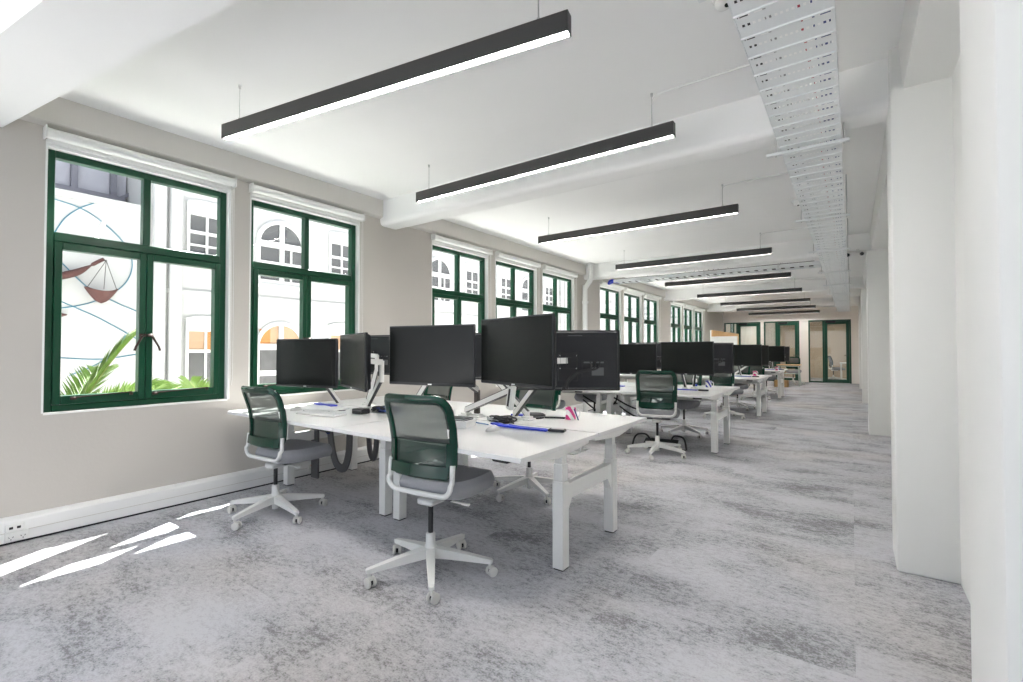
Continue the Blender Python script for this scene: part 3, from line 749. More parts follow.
CH = [  # x, y, turn, label
    (-1.935, 1.915, 6, 'green mesh chair closest to the camera, at the aisle end of the front island'),
    (-3.58, 1.90, 4, 'green mesh chair closest to the windows, its back to the camera'),
    (-2.30, 3.47, 176, 'green mesh chair behind the front island at the aisle end, facing the camera'),
    (-3.65, 3.62, 172, 'green mesh chair behind the front island, its back top showing below the screen gap'),
    (-1.90, 5.64, 12, 'green mesh chair with a black footrest under it, at the second island'),
    (-3.45, 5.60, 20, 'green mesh chair at the window side of the second island, mostly hidden'),
    (-2.02, 7.18, 178, 'green mesh chair behind the second island at the aisle end'),
    (-3.50, 7.25, 185, 'grey seated chair behind the second island at the window side'),
    (-1.93, 9.40, -14, 'green mesh chair at the aisle end in front of the third island'),
    (-1.98, 10.98, 170, 'green mesh chair behind the third island at the aisle end'),
    (-2.0, 13.25, 10, 'green mesh chair at the aisle end in front of the last island'),
    (-1.95, 15.0, 185, 'green mesh chair behind the last island at the aisle end'),
]
BASE = [-26, 14, -14, 30, 5, 40, -20, 10, 16, -30, 25, 0]
def turn_base(o, deg, drop=0.0):
    for c in o.children:
        if c.name.split('.')[0] in ('base_leg', 'caster'): c.rotation_euler = (0, 0, radians(deg))
        elif drop and c.name.split('.')[0] not in ('gas_lift', 'base_hub'): c.location.z = -drop
CHO = [ch]
for i, (x, y, a, lab) in enumerate(CH):
    if i == 0:
        ch.location = (x, y, 0); ch.rotation_euler = (0, 0, radians(a)); ch['label'] = lab
    else:
        CHO.append(dup(ch, (x, y, 0), radians(a), lab))
for o_, bt, c_ in zip(CHO, BASE, CH): turn_base(o_, bt - c_[2], 0.03 if c_ is CH[1] else 0.0)
dup(ch, (-1.75, 20.15, 0), radians(190), 'green mesh chair beside the oak topped table at the far end')
dup(ch, (-0.62, 23.6, 0), radians(-75), 'dark chair seen through the glass door beside the columns')

# footrest below a chair of the second island
fo = empty('footrest', 'black footrest with looped side bars on the floor under the second island chair', 'footrest', (-2.02, 6.12, 0), radians(10))
MB().box((0, 0.03, 0.055), (0.42, 0.20, 0.016), 0.006, Matrix.Rotation(radians(12), 3, 'X')).build('platform', 'blackmat', fo)
for s_ in (-1, 1):
    MB().tube(smooth_path([(s_ * 0.33, -0.16, 0.012), (s_ * 0.31, -0.12, 0.11), (s_ * 0.27, -0.08, 0.155), (s_ * 0.18, -0.06, 0.16), (s_ * 0.14, -0.02, 0.11), (s_ * 0.12, 0.02, 0.06)], 5), 0.012, 8).build('side_loop', 'black', fo)
MB().tube([(-0.33, -0.16, 0.013), (0.33, -0.16, 0.013)], 0.009, 8).tube([(-0.2, 0.17, 0.013), (0.2, 0.17, 0.013)], 0.009, 8).build('cross_rod', 'black', fo)

# ------------------------------------------------------------------ monitors on arms
MW, MH = 0.655, 0.382
def make_monitor():
    o = empty('monitor', 'x', 'monitor', group='black desktop monitors')
    hw, hh = MW / 2, MH / 2
    sh = MB()
    sh.b2(-hw, hw, -0.006, 0.012, -hh, hh, 0.004)
    # tapered rear shell
    pr = [(-hw + 0.012, 0.012), (hw - 0.012, 0.012)]
    A = [(-hw + .008, .012, -hh + .008), (hw - .008, .012, -hh + .008), (hw - .008, .012, hh - .008), (-hw + .008, .012, hh - .008)]
    B = [(-hw + .022, .038, -hh + .02), (hw - .022, .038, -hh + .02), (hw - .022, .035, hh - .018), (-hw + .022, .035, hh - .018)]
    va = [sh.bm.verts.new(p_) for p_ in A]; vb = [sh.bm.verts.new(p_) for p_ in B]
    for k in range(4):
        j = (k + 1) % 4; sh.bm.faces.new((va[k], va[j], vb[j], vb[k]))
    sh.bm.faces.new(vb); sh.bm.faces.new(va[::-1])
    sh.build('shell', 'monback', o)
    MB().b2(-hw + 0.009, hw - 0.009, -0.0075, -0.004, -hh + 0.018, hh - 0.009).build('screen', 'screen', o, smooth=False)
    MB().b2(-0.014, 0.014, -0.0085, -0.0055, -hh + 0.005, -hh + 0.012).build('silver_mark', 'monmark', o, smooth=False)
    MB().b2(-hw + 0.09, hw - 0.09, 0.033, 0.0385, hh - 0.040, hh - 0.030).build('vent_slot', 'black', o, smooth=False)
    pp = MB().b2(-hw + 0.08, -hw + 0.24, 0.036, 0.0405, -0.105, -0.003)
    P_ = pp.build('port_recess', 'black', o, smooth=False)
    MB().b2(-hw + 0.105, -hw + 0.18, 0.040, 0.042, -0.095, -0.045).b2(-hw + 0.105, -hw + 0.15, 0.040, 0.043, -0.018, -0.008).b2(-hw + 0.175, -hw + 0.23, 0.040, 0.043, -0.018, -0.008).build('port_plate', 'portlight', P_, smooth=False)
    MB().b2(-0.06, 0.06, 0.036, 0.050, -0.13, 0.04, 0.003).build('mount_plate', 'black', o)
    sw = MB()
    for sx_ in (-0.05, 0.05):
        for sz_ in (-0.05, 0.03): sw.tube([(sx_, 0.049, sz_), (sx_, 0.053, sz_)], 0.004, 8)
    sw.build('screws', 'monmark', o)
    MB().b2(-0.09, 0.0, 0.038, 0.0392, hh - 0.0375, hh - 0.0335).build('maker_strip', 'portlight', o, smooth=False)
    cbm = MB()
    for j in range(3):
        cbm.tube(smooth_path([(-hw + 0.13 + 0.03 * j, 0.045, -0.01), (-hw + 0.15 + 0.02 * j, 0.07, -0.05), (-0.07 + 0.02 * j, 0.075, -0.08), (0.0 + 0.02 * j, 0.08, -0.14 - 0.02 * j), (0.01 + 0.015 * j, 0.09, -hh + 0.01)], 5), 0.005, 5)
    cbm.build('cables', 'black', o)
    return o
mon = make_monitor()
def make_arm(base, mx, my, mz, ma, label, side=0.0, upright=0.0, drop=0.13):
    """clamp and post at the desk edge, two links, head plate behind the monitor"""
    bx, by = base
    n = V((sin(ma), -cos(ma), 0))               # direction the screen faces
    head = V((mx, my, mz)) - n * 0.056
    o = empty('monitor_mount', label, 'monitor arm', (bx, by, ZT), group='white monitor arms')
    T = V((bx, by, ZT)); h = head - T
    el = V(((h.x) * 0.45 + side, h.y * 0.35, 0.20)); en = h - (-n) * -0.0
    pl = MB().b2(-0.05, 0.05, -0.045, 0.045, 0.0005, 0.014, 0.003).b2(-0.035, 0.035, -0.03, 0.03, 0.014, 0.03, 0.003)
    pl.build('clamp_base', 'armwhite', o)
    if upright: MB().b2(-0.02, 0.02, -0.016, 0.016, 0.012, upright, 0.003).build('upright', 'brownpost', o)
    else: MB().tube([(0, 0, 0.012), (0, 0, 0.065)], 0.019, 14).build('post', 'armwhite', o)
    p0 = V((0, 0, upright or 0.050)); p1 = V((h.x * 0.80 + side, h.y * 0.72, h.z - drop))
    la = MB().bar(p0, p1, 0.028, 0.036, 0.024, 0.032)
    l_ = la.build('lower_link', 'armwhite', o)
    dd = (p1 - p0).normalized(); sd = dd.cross(V((0, 0, 1))).normalized(); un = sd.cross(dd)
    MB().bar(p0 + un * 0.020, p1 + un * 0.018, 0.022, 0.006).bar(p0 - un * 0.020, p1 - un * 0.018, 0.022, 0.006).build('edge_cover', 'black', l_)
    e_ = MB().tube([p1 + V((0, 0, -0.025)), p1 + V((0, 0, 0.13))], 0.020, 14).build('elbow', 'armwhite', o)
    MB().box(p1 + V((0, 0, 0.06)) + n * 0.019, (0.016, 0.006, 0.08), 0.002, Matrix.Rotation(ma, 3, 'Z')).build('slot_cover', 'black', e_)
    if drop > 0.2:
        ar = Matrix.Rotation(ma, 3, 'Z') @ Matrix.Rotation(radians(12), 3, 'Y')
        hb_ = MB().box(p1 + V((-0.012, 0, -0.05)), (0.050, 0.034, 0.15), 0.006, ar).build('elbow_housing', 'armwhite', o)
        MB().box(p1 + V((-0.012, 0, -0.05)) + n * 0.017, (0.018, 0.004, 0.11), 0.001, ar).build('housing_slot', 'black', hb_)
    p2 = h - n * 0.05
    MB().bar(p1 + V((0, 0, 0.12)), p2 + V((0, 0, 0)), 0.035, 0.04, 0.03, 0.035).build('upper_link', 'armwhite', o)
    R = Matrix.Rotation(ma, 3, 'Z')
    MB().box(h - n * 0.004, (0.10, 0.008, 0.10), 0.002, R).bar(h - n * 0.055, h, 0.035, 0.04).build('head_plate', 'black', o)
    return o
mon_used = [False]
def put_monitor(x, y, z, deg, base, label, alabel, side=0.0, **kw):
    a = radians(deg)
    if not mon_used[0]:
        mon.location = (x, y, z); mon.rotation_euler = (0, 0, a); mon['label'] = label; mon_used[0] = True
    else:
        dup(mon, (x, y, z), a, label)
    make_arm(base, x, y, z, a, alabel, side=side, **kw)
# front island, camera side then far side
put_monitor(-3.50, 2.09, 1.148, 11, (-3.85, 2.62), 'black monitor in front of the arched window, closest to the window wall', 'white arm behind the monitor closest to the window wall', 0.0)
put_monitor(-2.82, 2.03, 1.172, -21, (-3.42, 2.63), 'narrow looking black monitor turned sideways, beside the one by the arched window', 'white arm behind the sideways turned monitor', 0.16)
put_monitor(-2.165, 2.135, 1.216, 9.5, (-2.36, 2.83), 'large black monitor above the back of the closest chair', 'arm on a dark upright behind the monitor above the closest chair', 0.05, upright=0.21)
put_monitor(-1.515, 2.135, 1.243, -17.5, (-2.47, 2.83), 'largest looking black monitor, angled, above the blue cable on the aisle end desk', 'white arm with a slotted elbow rising behind the largest looking monitor', 0.0, drop=0.235)
put_monitor(-1.47, 2.66, 1.185, 213, (-2.02, 2.86), 'black monitor seen from behind with port panel, at the aisle end of the front island', 'white arm behind the monitor seen from its port side', -0.13)
put_monitor(-3.80, 2.98, 1.203, 186.5, (-3.72, 2.86), 'black monitor seen from behind, bluish, beside the sideways turned monitor', 'white arm of the bluish monitor back by the windows', 0.12)
put_monitor(-3.05, 3.02, 1.19, 176, (-3.10, 2.86), 'black monitor hidden behind the screen above the closest chair', 'white arm hidden behind the screen above the closest chair', 0.12)
put_monitor(-2.28, 3.02, 1.20, 186, (-1.96, 2.93), 'black monitor back glimpsed in the gap between the two large screens of the front island', 'white arm glimpsed low between the two large screens of the front island', -0.12)
DX = {1: 0.0, 2: 0.02, 3: 0.06}; DY = {1: 0.0, 2: -0.22, 3: -0.35}
for k, g in ((1, GY[1]), (2, GY[2]), (3, GY[3])):
    n_ = isl[k]
    put_monitor(-2.27 - DX[k], g - 0.72 + DY[k], 1.135, 0, (-2.36, g - 0.09), 'black monitor on the camera side of the %s island, further from the aisle' % n_, 'white arm of the %s island further from the aisle, camera side' % n_, 0.1)
    put_monitor(-1.555 - DX[k], g - 0.85 + DY[k], 1.155, -14, (-1.78, g - 0.09), 'black monitor on the camera side of the %s island, at the aisle end' % n_, 'white arm at the aisle end of the %s island, camera side' % n_, -0.1)
    if k == 2: put_monitor(-1.42, g - 0.55, 1.15, 62, (-1.9, g + 0.10), 'black monitor turned almost edge on at the aisle end of the third island', 'white arm of the edge on monitor at the third island', 0.05)
    else: put_monitor(-1.50 - DX[k] * 1.3, g - 0.20 + DY[k], 1.15, 200, (-1.72, g + 0.10), 'black monitor seen from behind at the aisle end of the %s island' % n_, 'white arm of the monitor seen from behind at the %s island' % n_, -0.1)
    put_monitor(-2.36, g + 0.26, 1.17, 183, (-2.28, g + 0.10), 'black monitor back on the far side of the %s island, behind the two facing screens' % n_, 'white arm on the far side of the %s island, behind the facing screens' % n_, -0.1)
    put_monitor(-3.2, g - 0.42, 1.15, 4, (-3.3, g - 0.09), 'black monitor on the window side desk of the %s island, facing the camera' % n_, 'white arm on the window side desk of the %s island' % n_, 0.1)

# ------------------------------------------------------------------ things on the desks
def cable_heap(name, label, x, y, r, n, mt, z=ZT, seed=1, th=0.005, grp=None):
    rd = random.Random(seed); s_ = MB()
    for j in range(n):
        pts = []; a = rd.uniform(0, 6.3)
        for k in range(7):
            a += rd.uniform(0.5, 1.4); q = r * rd.uniform(0.35, 1.0)
            pts.append((x + q * cos(a) * 1.4, y + q * sin(a), z + th + rd.uniform(0, 0.035) * (k not in (0, 6))))
        s_.tube(smooth_path(pts, 5), th, 5)
    return tag(s_.build(name, mt), label, 'cables', grp)
def mouse(x, y, rz, label):
    o = empty('computer_mouse', label, 'mouse', (x, y, ZT), rz)
    def mp_(a, b_):
        an = 2 * pi * a; t_ = b_ * pi / 2
        return (0.031 * cos(an) * cos(t_), 0.055 * sin(an) * cos(t_), 0.001 + 0.034 * sin(t_) * (1 + 0.15 * sin(an)))
    MB().sheet(mp_, 24, 8).build('body', 'mousemat', o)
    MB().tube([(-0.004, 0.03, 0.030), (0.004, 0.03, 0.030)], 0.006, 10).build('scroll_wheel', 'blackmat', o)
    return o
m1 = mouse(-3.90, 2.24, 0.3, 'pale grey mouse on the window side desk of the front island')
MB().tube(smooth_path([(0, 0.055, 0.006), (0.05, 0.03, 0.003), (0.16, -0.05, 0.003), (0.30, -0.03, 0.003), (0.42, 0.12, 0.003)], 6), 0.0025, 5).build('cord', 'blackmat', m1)
mouse(-1.88, 2.41, -0.2, 'white mouse beside the blue cable at the aisle end desk')
# keyboard
def keyboard(x, y, rz, label):
    o = empty('keyboard', label, 'keyboard', (x, y, ZT), rz)
    MB().box((0, 0, 0.009), (0.44, 0.135, 0.012), 0.004, Matrix.Rotation(radians(3), 3, 'X')).build('base', 'mousemat', o)
    ks = MB()
    for r_ in range(5):
        for c_ in range(15):
            if r_ == 0 and 4 <= c_ <= 8:
                if c_ != 6: continue
                ks.b2(-0.075, 0.065, -0.052, -0.033, 0.014, 0.019, 0.002); continue
            xx, yy = -0.205 + c_ * 0.0285, -0.052 + r_ * 0.0235
            ks.b2(xx, xx + 0.024, yy, yy + 0.019, 0.014 + yy * 0.05, 0.020 + yy * 0.05)
    ks.build('keys', 'paper', o, smooth=False)
    return o
keyboard(-3.46, 2.20, 0.12, 'white keyboard below the blue folded strap on the window side desk')
# papers / folders
pk = empty('paper_stack', 'stack of white papers on the window side desk of the front island', 'papers', (-3.72, 2.42, ZT), 0.35)
for k in range(5): MB().box((random.uniform(-.01, .01), random.uniform(-.01, .01), 0.002 + k * 0.003), (0.33, 0.22, 0.0028), 0, Matrix.Rotation(random.uniform(-.08, .08), 3, 'Z')).build('sheet', 'paper', pk, smooth=False)
def strap(name, label, pts, w, mt, mt2=None):
    s_ = MB(); pp = smooth_path(pts, 5)
    o = None
    for a, b_ in zip(pp, pp[1:]): s_.bar(a, b_ + (b_ - a) * 0.1, w, 0.010)
    o = tag(s_.build(name, mt), label, 'strap'); return o
strap('folded_strap', 'blue folded strap lying on the papers on the window side desk', [(-4.16, 2.60, ZT + .012), (-4.02, 2.56, ZT + .014), (-3.88, 2.54, ZT + .022), (-3.76, 2.52, ZT + .022)], 0.06, 'blue')
dk = empty('docking_station', 'small black docking box on the front island beside the sideways monitor', 'dock', (-3.27, 2.44, ZT), 0.1)
MB().b2(-0.06, 0.06, -0.045, 0.045, 0, 0.042, 0.006).build('case', 'black', dk)
MB().b2(-0.05, 0.05, -0.0465, -0.044, 0.024, 0.034).build('port_strip', 'portlight', dk)
cable_heap('cable_heap', 'dark cables heaped behind the docking box', -3.20, 2.64, 0.11, 10, 'blackmat', seed=3, th=0.006)
cable_heap('cable_heap', 'blue cables heaped behind the docking box', -3.12, 2.62, 0.10, 4, 'bluewire', seed=4, z=ZT + 0.004)
# aisle end desk of the front island
bx = empty('cardboard_box', 'flat white box under the dark notebook on the aisle end desk', 'box', (-2.20, 2.42, ZT), 0.25)
MB().b2(-0.11, 0.11, -0.075, 0.075, 0, 0.035, 0.002).build('tray', 'paper', bx)
MB().b2(-0.112, 0.112, -0.077, 0.077, 0.030, 0.045, 0.002).build('lid', 'paper', bx)
nb = empty('notebook', 'thin dark notebook lying on the flat white box', 'notebook', (-2.21, 2.43, ZT + 0.045), 0.15)
MB().b2(-0.10, 0.10, -0.06, 0.06, 0.0, 0.004, 0.001).b2(-0.10, 0.10, -0.06, 0.06, 0.010, 0.013, 0.001).build('cover', 'mon', nb)
MB().b2(-0.097, 0.096, -0.057, 0.057, 0.004, 0.010).build('pages', 'paper', nb)
strap('blue_cable_wrap', 'bright blue flat cable wrap lying along the aisle end desk', [(-2.02, 2.60, ZT + .014), (-1.92, 2.57, ZT + .012), (-1.80, 2.57, ZT + .010), (-1.66, 2.58, ZT + .010), (-1.58, 2.59, ZT + .008)], 0.05, 'blue')
tag(MB().tube([(-1.9, 2.62, ZT + .008), (-1.8, 2.60, ZT + .008), (-1.7, 2.605, ZT + .008), (-1.6, 2.61, ZT + .008)], 0.008, 6).build('cable', 'blue'), 'round blue cord beside the blue cable wrap', 'cable')
pg = empty('cable_plug', 'black and silver plug at the end of the blue cable wrap', 'plug', (-1.53, 2.62, ZT), 0.25)
MB().b2(-0.05, 0.06, -0.03, 0.03, 0.001, 0.020, 0.008, 2).build('body', 'black', pg)
MB().b2(-0.03, 0.05, -0.02, 0.02, 0.019, 0.022, 0.001).build('silver_face', 'steel', pg)
tag(MB().tube(smooth_path([(-2.27, 2.62, ZT + .004), (-2.18, 2.60, ZT + .004), (-2.05, 2.58, ZT + .004)], 5), 0.004, 5).build('cable', 'paleblue'), 'thin pale blue cord running from the white box', 'cable')
cable_heap('cable_heap', 'black cables heaped at the foot of the crossing monitor arm', -2.05, 2.74, 0.085, 9, 'black', seed=8, th=0.006)
cable_heap('cable_heap', 'white cables tangled with the black heap at the crossing arm', -2.10, 2.70, 0.06, 2, 'paper', seed=9, z=ZT + 0.008)
hs = empty('headset_case', 'flat oval black case on the far half of the aisle end desk', 'case', (-1.98, 3.06, ZT), 0.1)
MB().lathe([(0.075, 0.001), (0.085, 0.012), (0.085, 0.024), (0.07, 0.034)], (0, 0, 0), 24).build('shell', 'blackmat', hs)
MB().tube([(0.086 * cos(k * pi / 12), 0.086 * sin(k * pi / 12), 0.018) for k in range(24)], 0.002, 5, closed=True).build('zip', 'steel', hs)
strap('blue_pouch', 'blue pouch beside the oval black case', [(-2.16, 3.02, ZT + .018), (-2.11, 3.03, ZT + .018), (-2.06, 3.04, ZT + .016)], 0.06, 'blue')
strap('black_strap', 'black strap trailing from the oval case', [(-1.90, 3.08, ZT + .008), (-1.83, 3.12, ZT + .008), (-1.76, 3.14, ZT + .008)], 0.03, 'blackmat')
# mugs
def make_mug(kind):
    o = empty('mug', 'x', 'mug')
    MB().lathe([(0.030, 0.001), (0.038, 0.004), (0.040, 0.09), (0.040, 0.094), (0.0365, 0.094), (0.035, 0.012), (0.001, 0.010)], (0, 0, 0), 24).build('cup', kind, o)
    MB().tube(smooth_path([(0.038, 0, 0.075), (0.058, 0, 0.074), (0.066, 0, 0.05), (0.056, 0, 0.026), (0.037, 0, 0.022)], 5), 0.0055, 8).build('handle', 'paper', o)
    return o
mg = make_mug('mugpink'); mg.location = (-1.71, 3.14, ZT); mg.rotation_euler = (0, 0, 0.4)
mg['label'] = 'white mug with a pink pattern on the front island'; mg['group'] = 'patterned white mugs'
pen = empty('pen', 'blue pen leaning against the pink mug of the front island', 'pen', (-1.665, 3.115, ZT), 0.6)
MB().tube([(0.028, 0, 0.005), (-0.002, 0, 0.085)], 0.0045, 8).build('barrel', 'bluewire', pen)
MB().tube([(0.028, 0, 0.005), (0.0305, 0, 0.001)], [0.004, 0.001], 8).build('tip', 'black', pen)
dup(mg, (-1.60, 10.72, ZT), 0.8, 'white mug with a pink pattern on the third island', 'patterned white mugs')
dup(mg, (-1.56, 13.75, ZT), 1.2, 'white mug with a pink pattern on the last island', 'patterned white mugs')
m2 = make_mug('mugblue'); m2.location = (-1.62, 6.95, ZT); m2['label'] = 'white mug with a blue pattern on the second island'; m2['group'] = 'patterned white mugs'
bo = empty('water_bottle', 'clear bottle with a white label beside the blue mug', 'bottle', (-1.82, 7.02, ZT))
MB().lathe([(0.025, 0.001), (0.031, 0.006), (0.031, 0.12), (0.026, 0.145), (0.013, 0.165), (0.012, 0.18)], (0, 0, 0), 18).build('body', 'clearplastic', bo)
MB().lathe([(0.0315, 0.06), (0.0315, 0.11)], (0, 0, 0), 18).build('label_band', 'paper', bo)
MB().lathe([(0.014, 0.178), (0.014, 0.195)], (0, 0, 0), 14).build('cap', 'paleblue', bo)
MB().lathe([(0.0312, 0.008), (0.0312, 0.03)], (0, 0, 0), 18).build('blue_base', 'blue', bo)
for k, (g, dx) in enumerate(((GY[1], 0.0), (GY[2], 0.03), (GY[3], 0.05))):
    n_ = isl[k + 1]
    strap('blue_cable_wrap', 'bright blue cable wrap on the camera side of the %s island' % n_, [(-1.95 + dx, g - 0.24, ZT + .012), (-1.85 + dx, g - 0.22, ZT + .012), (-1.70 + dx, g - 0.20, ZT + .010), (-1.60 + dx, g - 0.19, ZT + .010)], 0.05, 'blue')
    o = empty('cable_plug', 'black plug at the end of the blue cable wrap on the %s island' % n_, 'plug', (-1.53 + dx, g - 0.18, ZT), 0.1)
    MB().b2(-0.06, 0.06, -0.03, 0.03, 0.001, 0.022, 0.008, 2).build('body', 'black', o); MB().b2(-0.04, 0.05, -0.02, 0.02, 0.021, 0.024).build('silver_face', 'steel', o)
    cable_heap('cable_heap', 'dark cables heaped between the monitors of the %s island' % n_, -2.1, g - 0.14, 0.08, 6, 'black', seed=20 + k, th=0.006)
strap('blue_pouch', 'blue pouch on the window side desk of the second island', [(-2.75, 6.28, ZT + .018), (-2.68, 6.28, ZT + .018), (-2.58, 6.28, ZT + .016)], 0.08, 'blue')
strap('blue_folder', 'blue folder flat on the far side of the last island', [(-1.66, 14.6, ZT + .008), (-1.53, 14.6, ZT + .008)], 0.12, 'blue')
# black cable runs below the second island, seen past the front island
for j, (x0, y0) in enumerate(((-3.05, 6.45), (-2.55, 6.45))):
    q = MB()
    for i_ in range(2):
        q.tube(smooth_path([(x0 - 0.25, y0, 0.56 - 0.06 * i_), (x0, y0 - 0.05, 0.46 - 0.10 * i_), (x0 + 0.18, y0 - 0.05, 0.42 - 0.10 * i_), (x0 + 0.27, y0, 0.50), (x0 + 0.30, y0, 0.60)], 6), 0.011, 7)
    tag(q.build('power_lead', 'black'), ['thick black power leads hanging below the second island near the bench joint', 'thick black power leads hanging below the second island behind the footrest chair'][j], 'cables')

# ------------------------------------------------------------------ far end furniture
bo_ = empty('booth', 'white booth with an oak lined side panel in front of the end wall', 'booth', (-3.72, 16.4, 0))
MB().b2(0.0, 0.04, 0, 4.4, 0, 1.90, 0.003).build('oak_panel', 'oak', bo_)
MB().b2(0.0, 0.78, -0.04, 0, 0, 1.69, 0.003).build('front_panel', 'trim_white', bo_)
MB().b2(-0.03, 0.0, -0.04, 4.4, 0, 1.90, 0.002).build('side_panel', 'trim_white', bo_)
MB().b2(0.04, 0.5, 0.6, 2.5, 0.40, 0.46, 0.01).b2(0.04, 0.45, 0.65, 2.45, 0, 0.40).build('bench_seat', 'seat', bo_)
tb_ = empty('table', 'oak topped table with pale green trestle legs near the end doors', 'table', (-1.80, 19.2, 0))
MB().b2(-0.36, 0.36, -0.4, 0.4, 0.715, 0.74, 0.004).build('tabletop', 'oak', tb_)
for sx in (-0.30, 0.30):
    for s_ in (-1, 1):
        MB().tube([(sx, s_ * 0.06, 0.715), (sx + (0.04 if sx > 0 else -0.04), s_ * 0.36, 0.0)], 0.016, 8).build('leg', 'paletable', tb_)
MB().tube([(-0.31, 0, 0.42), (0.31, 0, 0.42)], 0.012, 8).b2(-0.33, 0.33, -0.34, 0.34, 0.685, 0.716).build('apron', 'paletable', tb_)
bx2 = empty('crate', 'low oak crate on the floor beneath the oak topped table', 'crate', (-1.95, 18.5, 0))
MB().b2(-0.2, 0.2, -0.2, 0.2, 0, 0.02).b2(-0.2, -0.18, -0.2, 0.2, 0, 0.22).b2(0.18, 0.2, -0.2, 0.2, 0, 0.22).b2(-0.2, 0.2, -0.2, -0.18, 0, 0.22).b2(-0.2, 0.2, 0.18, 0.2, 0, 0.22).build('box', 'oak', bx2)
t2 = empty('table', 'white table seen through the glass door beside the columns', 'table', (-0.05, 23.6, 0))
MB().b2(-0.35, 0.35, -0.6, 0.6, 0.71, 0.735, 0.003).build('tabletop', 'desk', t2)
for sx in (-0.3, 0.3):
    for s_ in (-0.5, 0.5): MB().b2(sx - 0.025, sx + 0.025, s_ - 0.025, s_ + 0.025, 0, 0.712, 0.002).build('leg', 'deskedge', t2)

# ------------------------------------------------------------------ outside: buildings, mural, palm
XF = -10.0
GZ = -1.0
tag(MB().b2(-40, XW - 0.13, -25, 60, GZ - 0.3, GZ).build('ground', 'concrete', smooth=False), 'pale courtyard ground outside the windows', 'ground', kind='structure')
bd = empty('building', 'white rendered building opposite with arched and square windows', 'building', (XF, 0, 0))
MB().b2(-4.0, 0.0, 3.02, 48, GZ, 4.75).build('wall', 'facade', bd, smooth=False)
pl = MB()
for y in (3.05, 3.3, 7.75, 8.05, 12.6, 12.9, 17.4, 17.7, 22.2, 22.5, 27.0, 31.5): pl.b2(0.0, 0.10, y, y + 0.2, GZ, 4.75, 0.02)
pl.b2(0.0, 0.05, 3.02, 48, 2.28, 2.36)
pl.build('pilasters', 'facade', bd)
def arch_window(parent, yc, z0, zs, hw, low=False):
    """z0 sill, zs springing, half width hw"""
    pts = [(yc - hw, z0)] + [(yc - hw * cos(k * pi / 16), zs + hw * sin(k * pi / 16) * 0.98) for k in range(17)] + [(yc + hw, z0)]
    sur = MB().tube([(0.02, a, b_) for a, b_ in pts], 0.05, 6)
    o = sur.build('window', 'winframe', parent)
    inner = [(yc - (yc - a) * 0.96, b_) for a, b_ in pts]
    MB().prism(inner, 0.005, 0.015, 'x').build('pane', 'winpeach' if low else 'winglass', o, smooth=False)
    br = MB().b2(0.016, 0.05, yc - 0.05, yc + 0.05, z0 - 0.02, zs + hw * 0.97).b2(0.017, 0.056, yc - hw, yc + hw, zs - 0.08, zs + 0.05).b2(0.018, 0.060, yc - hw, yc + hw, z0 - 0.03, z0 + 0.07)
    if not low:
        br.b2(0.016, 0.044, yc + hw * 0.38, yc + hw * 0.46, z0, zs).b2(0.016, 0.040, yc - hw, yc + hw, z0 + (zs - z0) * 0.48, z0 + (zs - z0) * 0.56)
    br.build('glazing_bars', 'winframe', o, smooth=False)
    if low:
        MB().b2(0.008, 0.02, yc - hw * 0.93, yc + hw * 0.93, z0, zs - 0.08).build('lower_pane', 'winglass', o, smooth=False)
        MB().b2(0.016, 0.02, yc - hw * 0.9, yc - hw * 0.45, zs + 0.02, zs + hw * 0.72).build('orange_blind', 'winorange', o, smooth=False)
        MB().b2(0.016, 0.05, yc - hw, yc + hw, z0 + (zs - z0) * 0.45, z0 + (zs - z0) * 0.55).build('rail', 'winframe', o, smooth=False)
    MB().b2(0.0, 0.12, yc - hw - 0.08, yc + hw + 0.08, z0 - 0.11, z0 - 0.03).build('sill', 'winframe', o, smooth=False)
def rect_window(parent, yc, z0, z1, hw, low=False):
    fr = MB().b2(0.0, 0.05, yc - hw, yc - hw + 0.05, z0, z1 - 0.23).b2(0.0, 0.05, yc + hw - 0.05, yc + hw, z0, z1 - 0.23).b2(0.0, 0.056, yc - hw - 0.004, yc + hw + 0.004, z0 - 0.01, z0 + 0.06)
    fr.prism([(yc - hw, z1 - 0.24), (yc + hw, z1 - 0.24), (yc + hw, z1), (yc + hw * 0.5, z1 + 0.05), (yc - hw * 0.5, z1 + 0.05), (yc - hw, z1)], 0.0, 0.053, 'x')
    zm = z0 + (z1 - z0) * (0.44 if not low else 0.56)
    fr.b2(0.0, 0.045, yc - hw + 0.02, yc + hw - 0.02, zm - 0.03, zm + 0.03).b2(0.0, 0.040, yc - 0.02, yc + 0.02, z0, z1 - 0.2)
    if not low: fr.b2(0.0, 0.036, yc - hw + 0.02, yc + hw - 0.02, z0 + 0.18, z0 + 0.22)
    o = fr.build('window', 'winframe', parent, smooth=False)
    MB().b2(0.002, 0.012, yc - hw + 0.03, yc + hw - 0.03, z0 + 0.02, (z1 - 0.2) if not low else zm).build('pane', 'winglass', o, smooth=False)
    if low:
        MB().b2(0.002, 0.014, yc - hw + 0.03, yc, zm, z1).build('peach_blind', 'winpeach', o, smooth=False)
        MB().b2(0.002, 0.014, yc, yc + hw - 0.03, zm, z1 - 0.1).build('orange_blind', 'winorange', o, smooth=False)
    MB().b2(0.0, 0.12, yc - hw - 0.06, yc + hw + 0.06, z0 - 0.16, z0 - 0.05).build('sill', 'winframe', o, smooth=False)
for y in (5.38, 10.2, 15.0):
    arch_window(bd, y, 2.66, 3.5, 0.5); arch_window(bd, y, 0.2, 1.33, 0.5, True)
for y in (3.92, 6.86, 8.75, 11.7, 13.55, 16.5):
    rect_window(bd, y, 3.02, 4.02, 0.34); rect_window(bd, y, 0.45, 1.84, 0.34, True)
mw = empty('mural_wall', 'white mural wall with thin teal curves, seen through the closest window', 'wall', (XF, 0, 0))
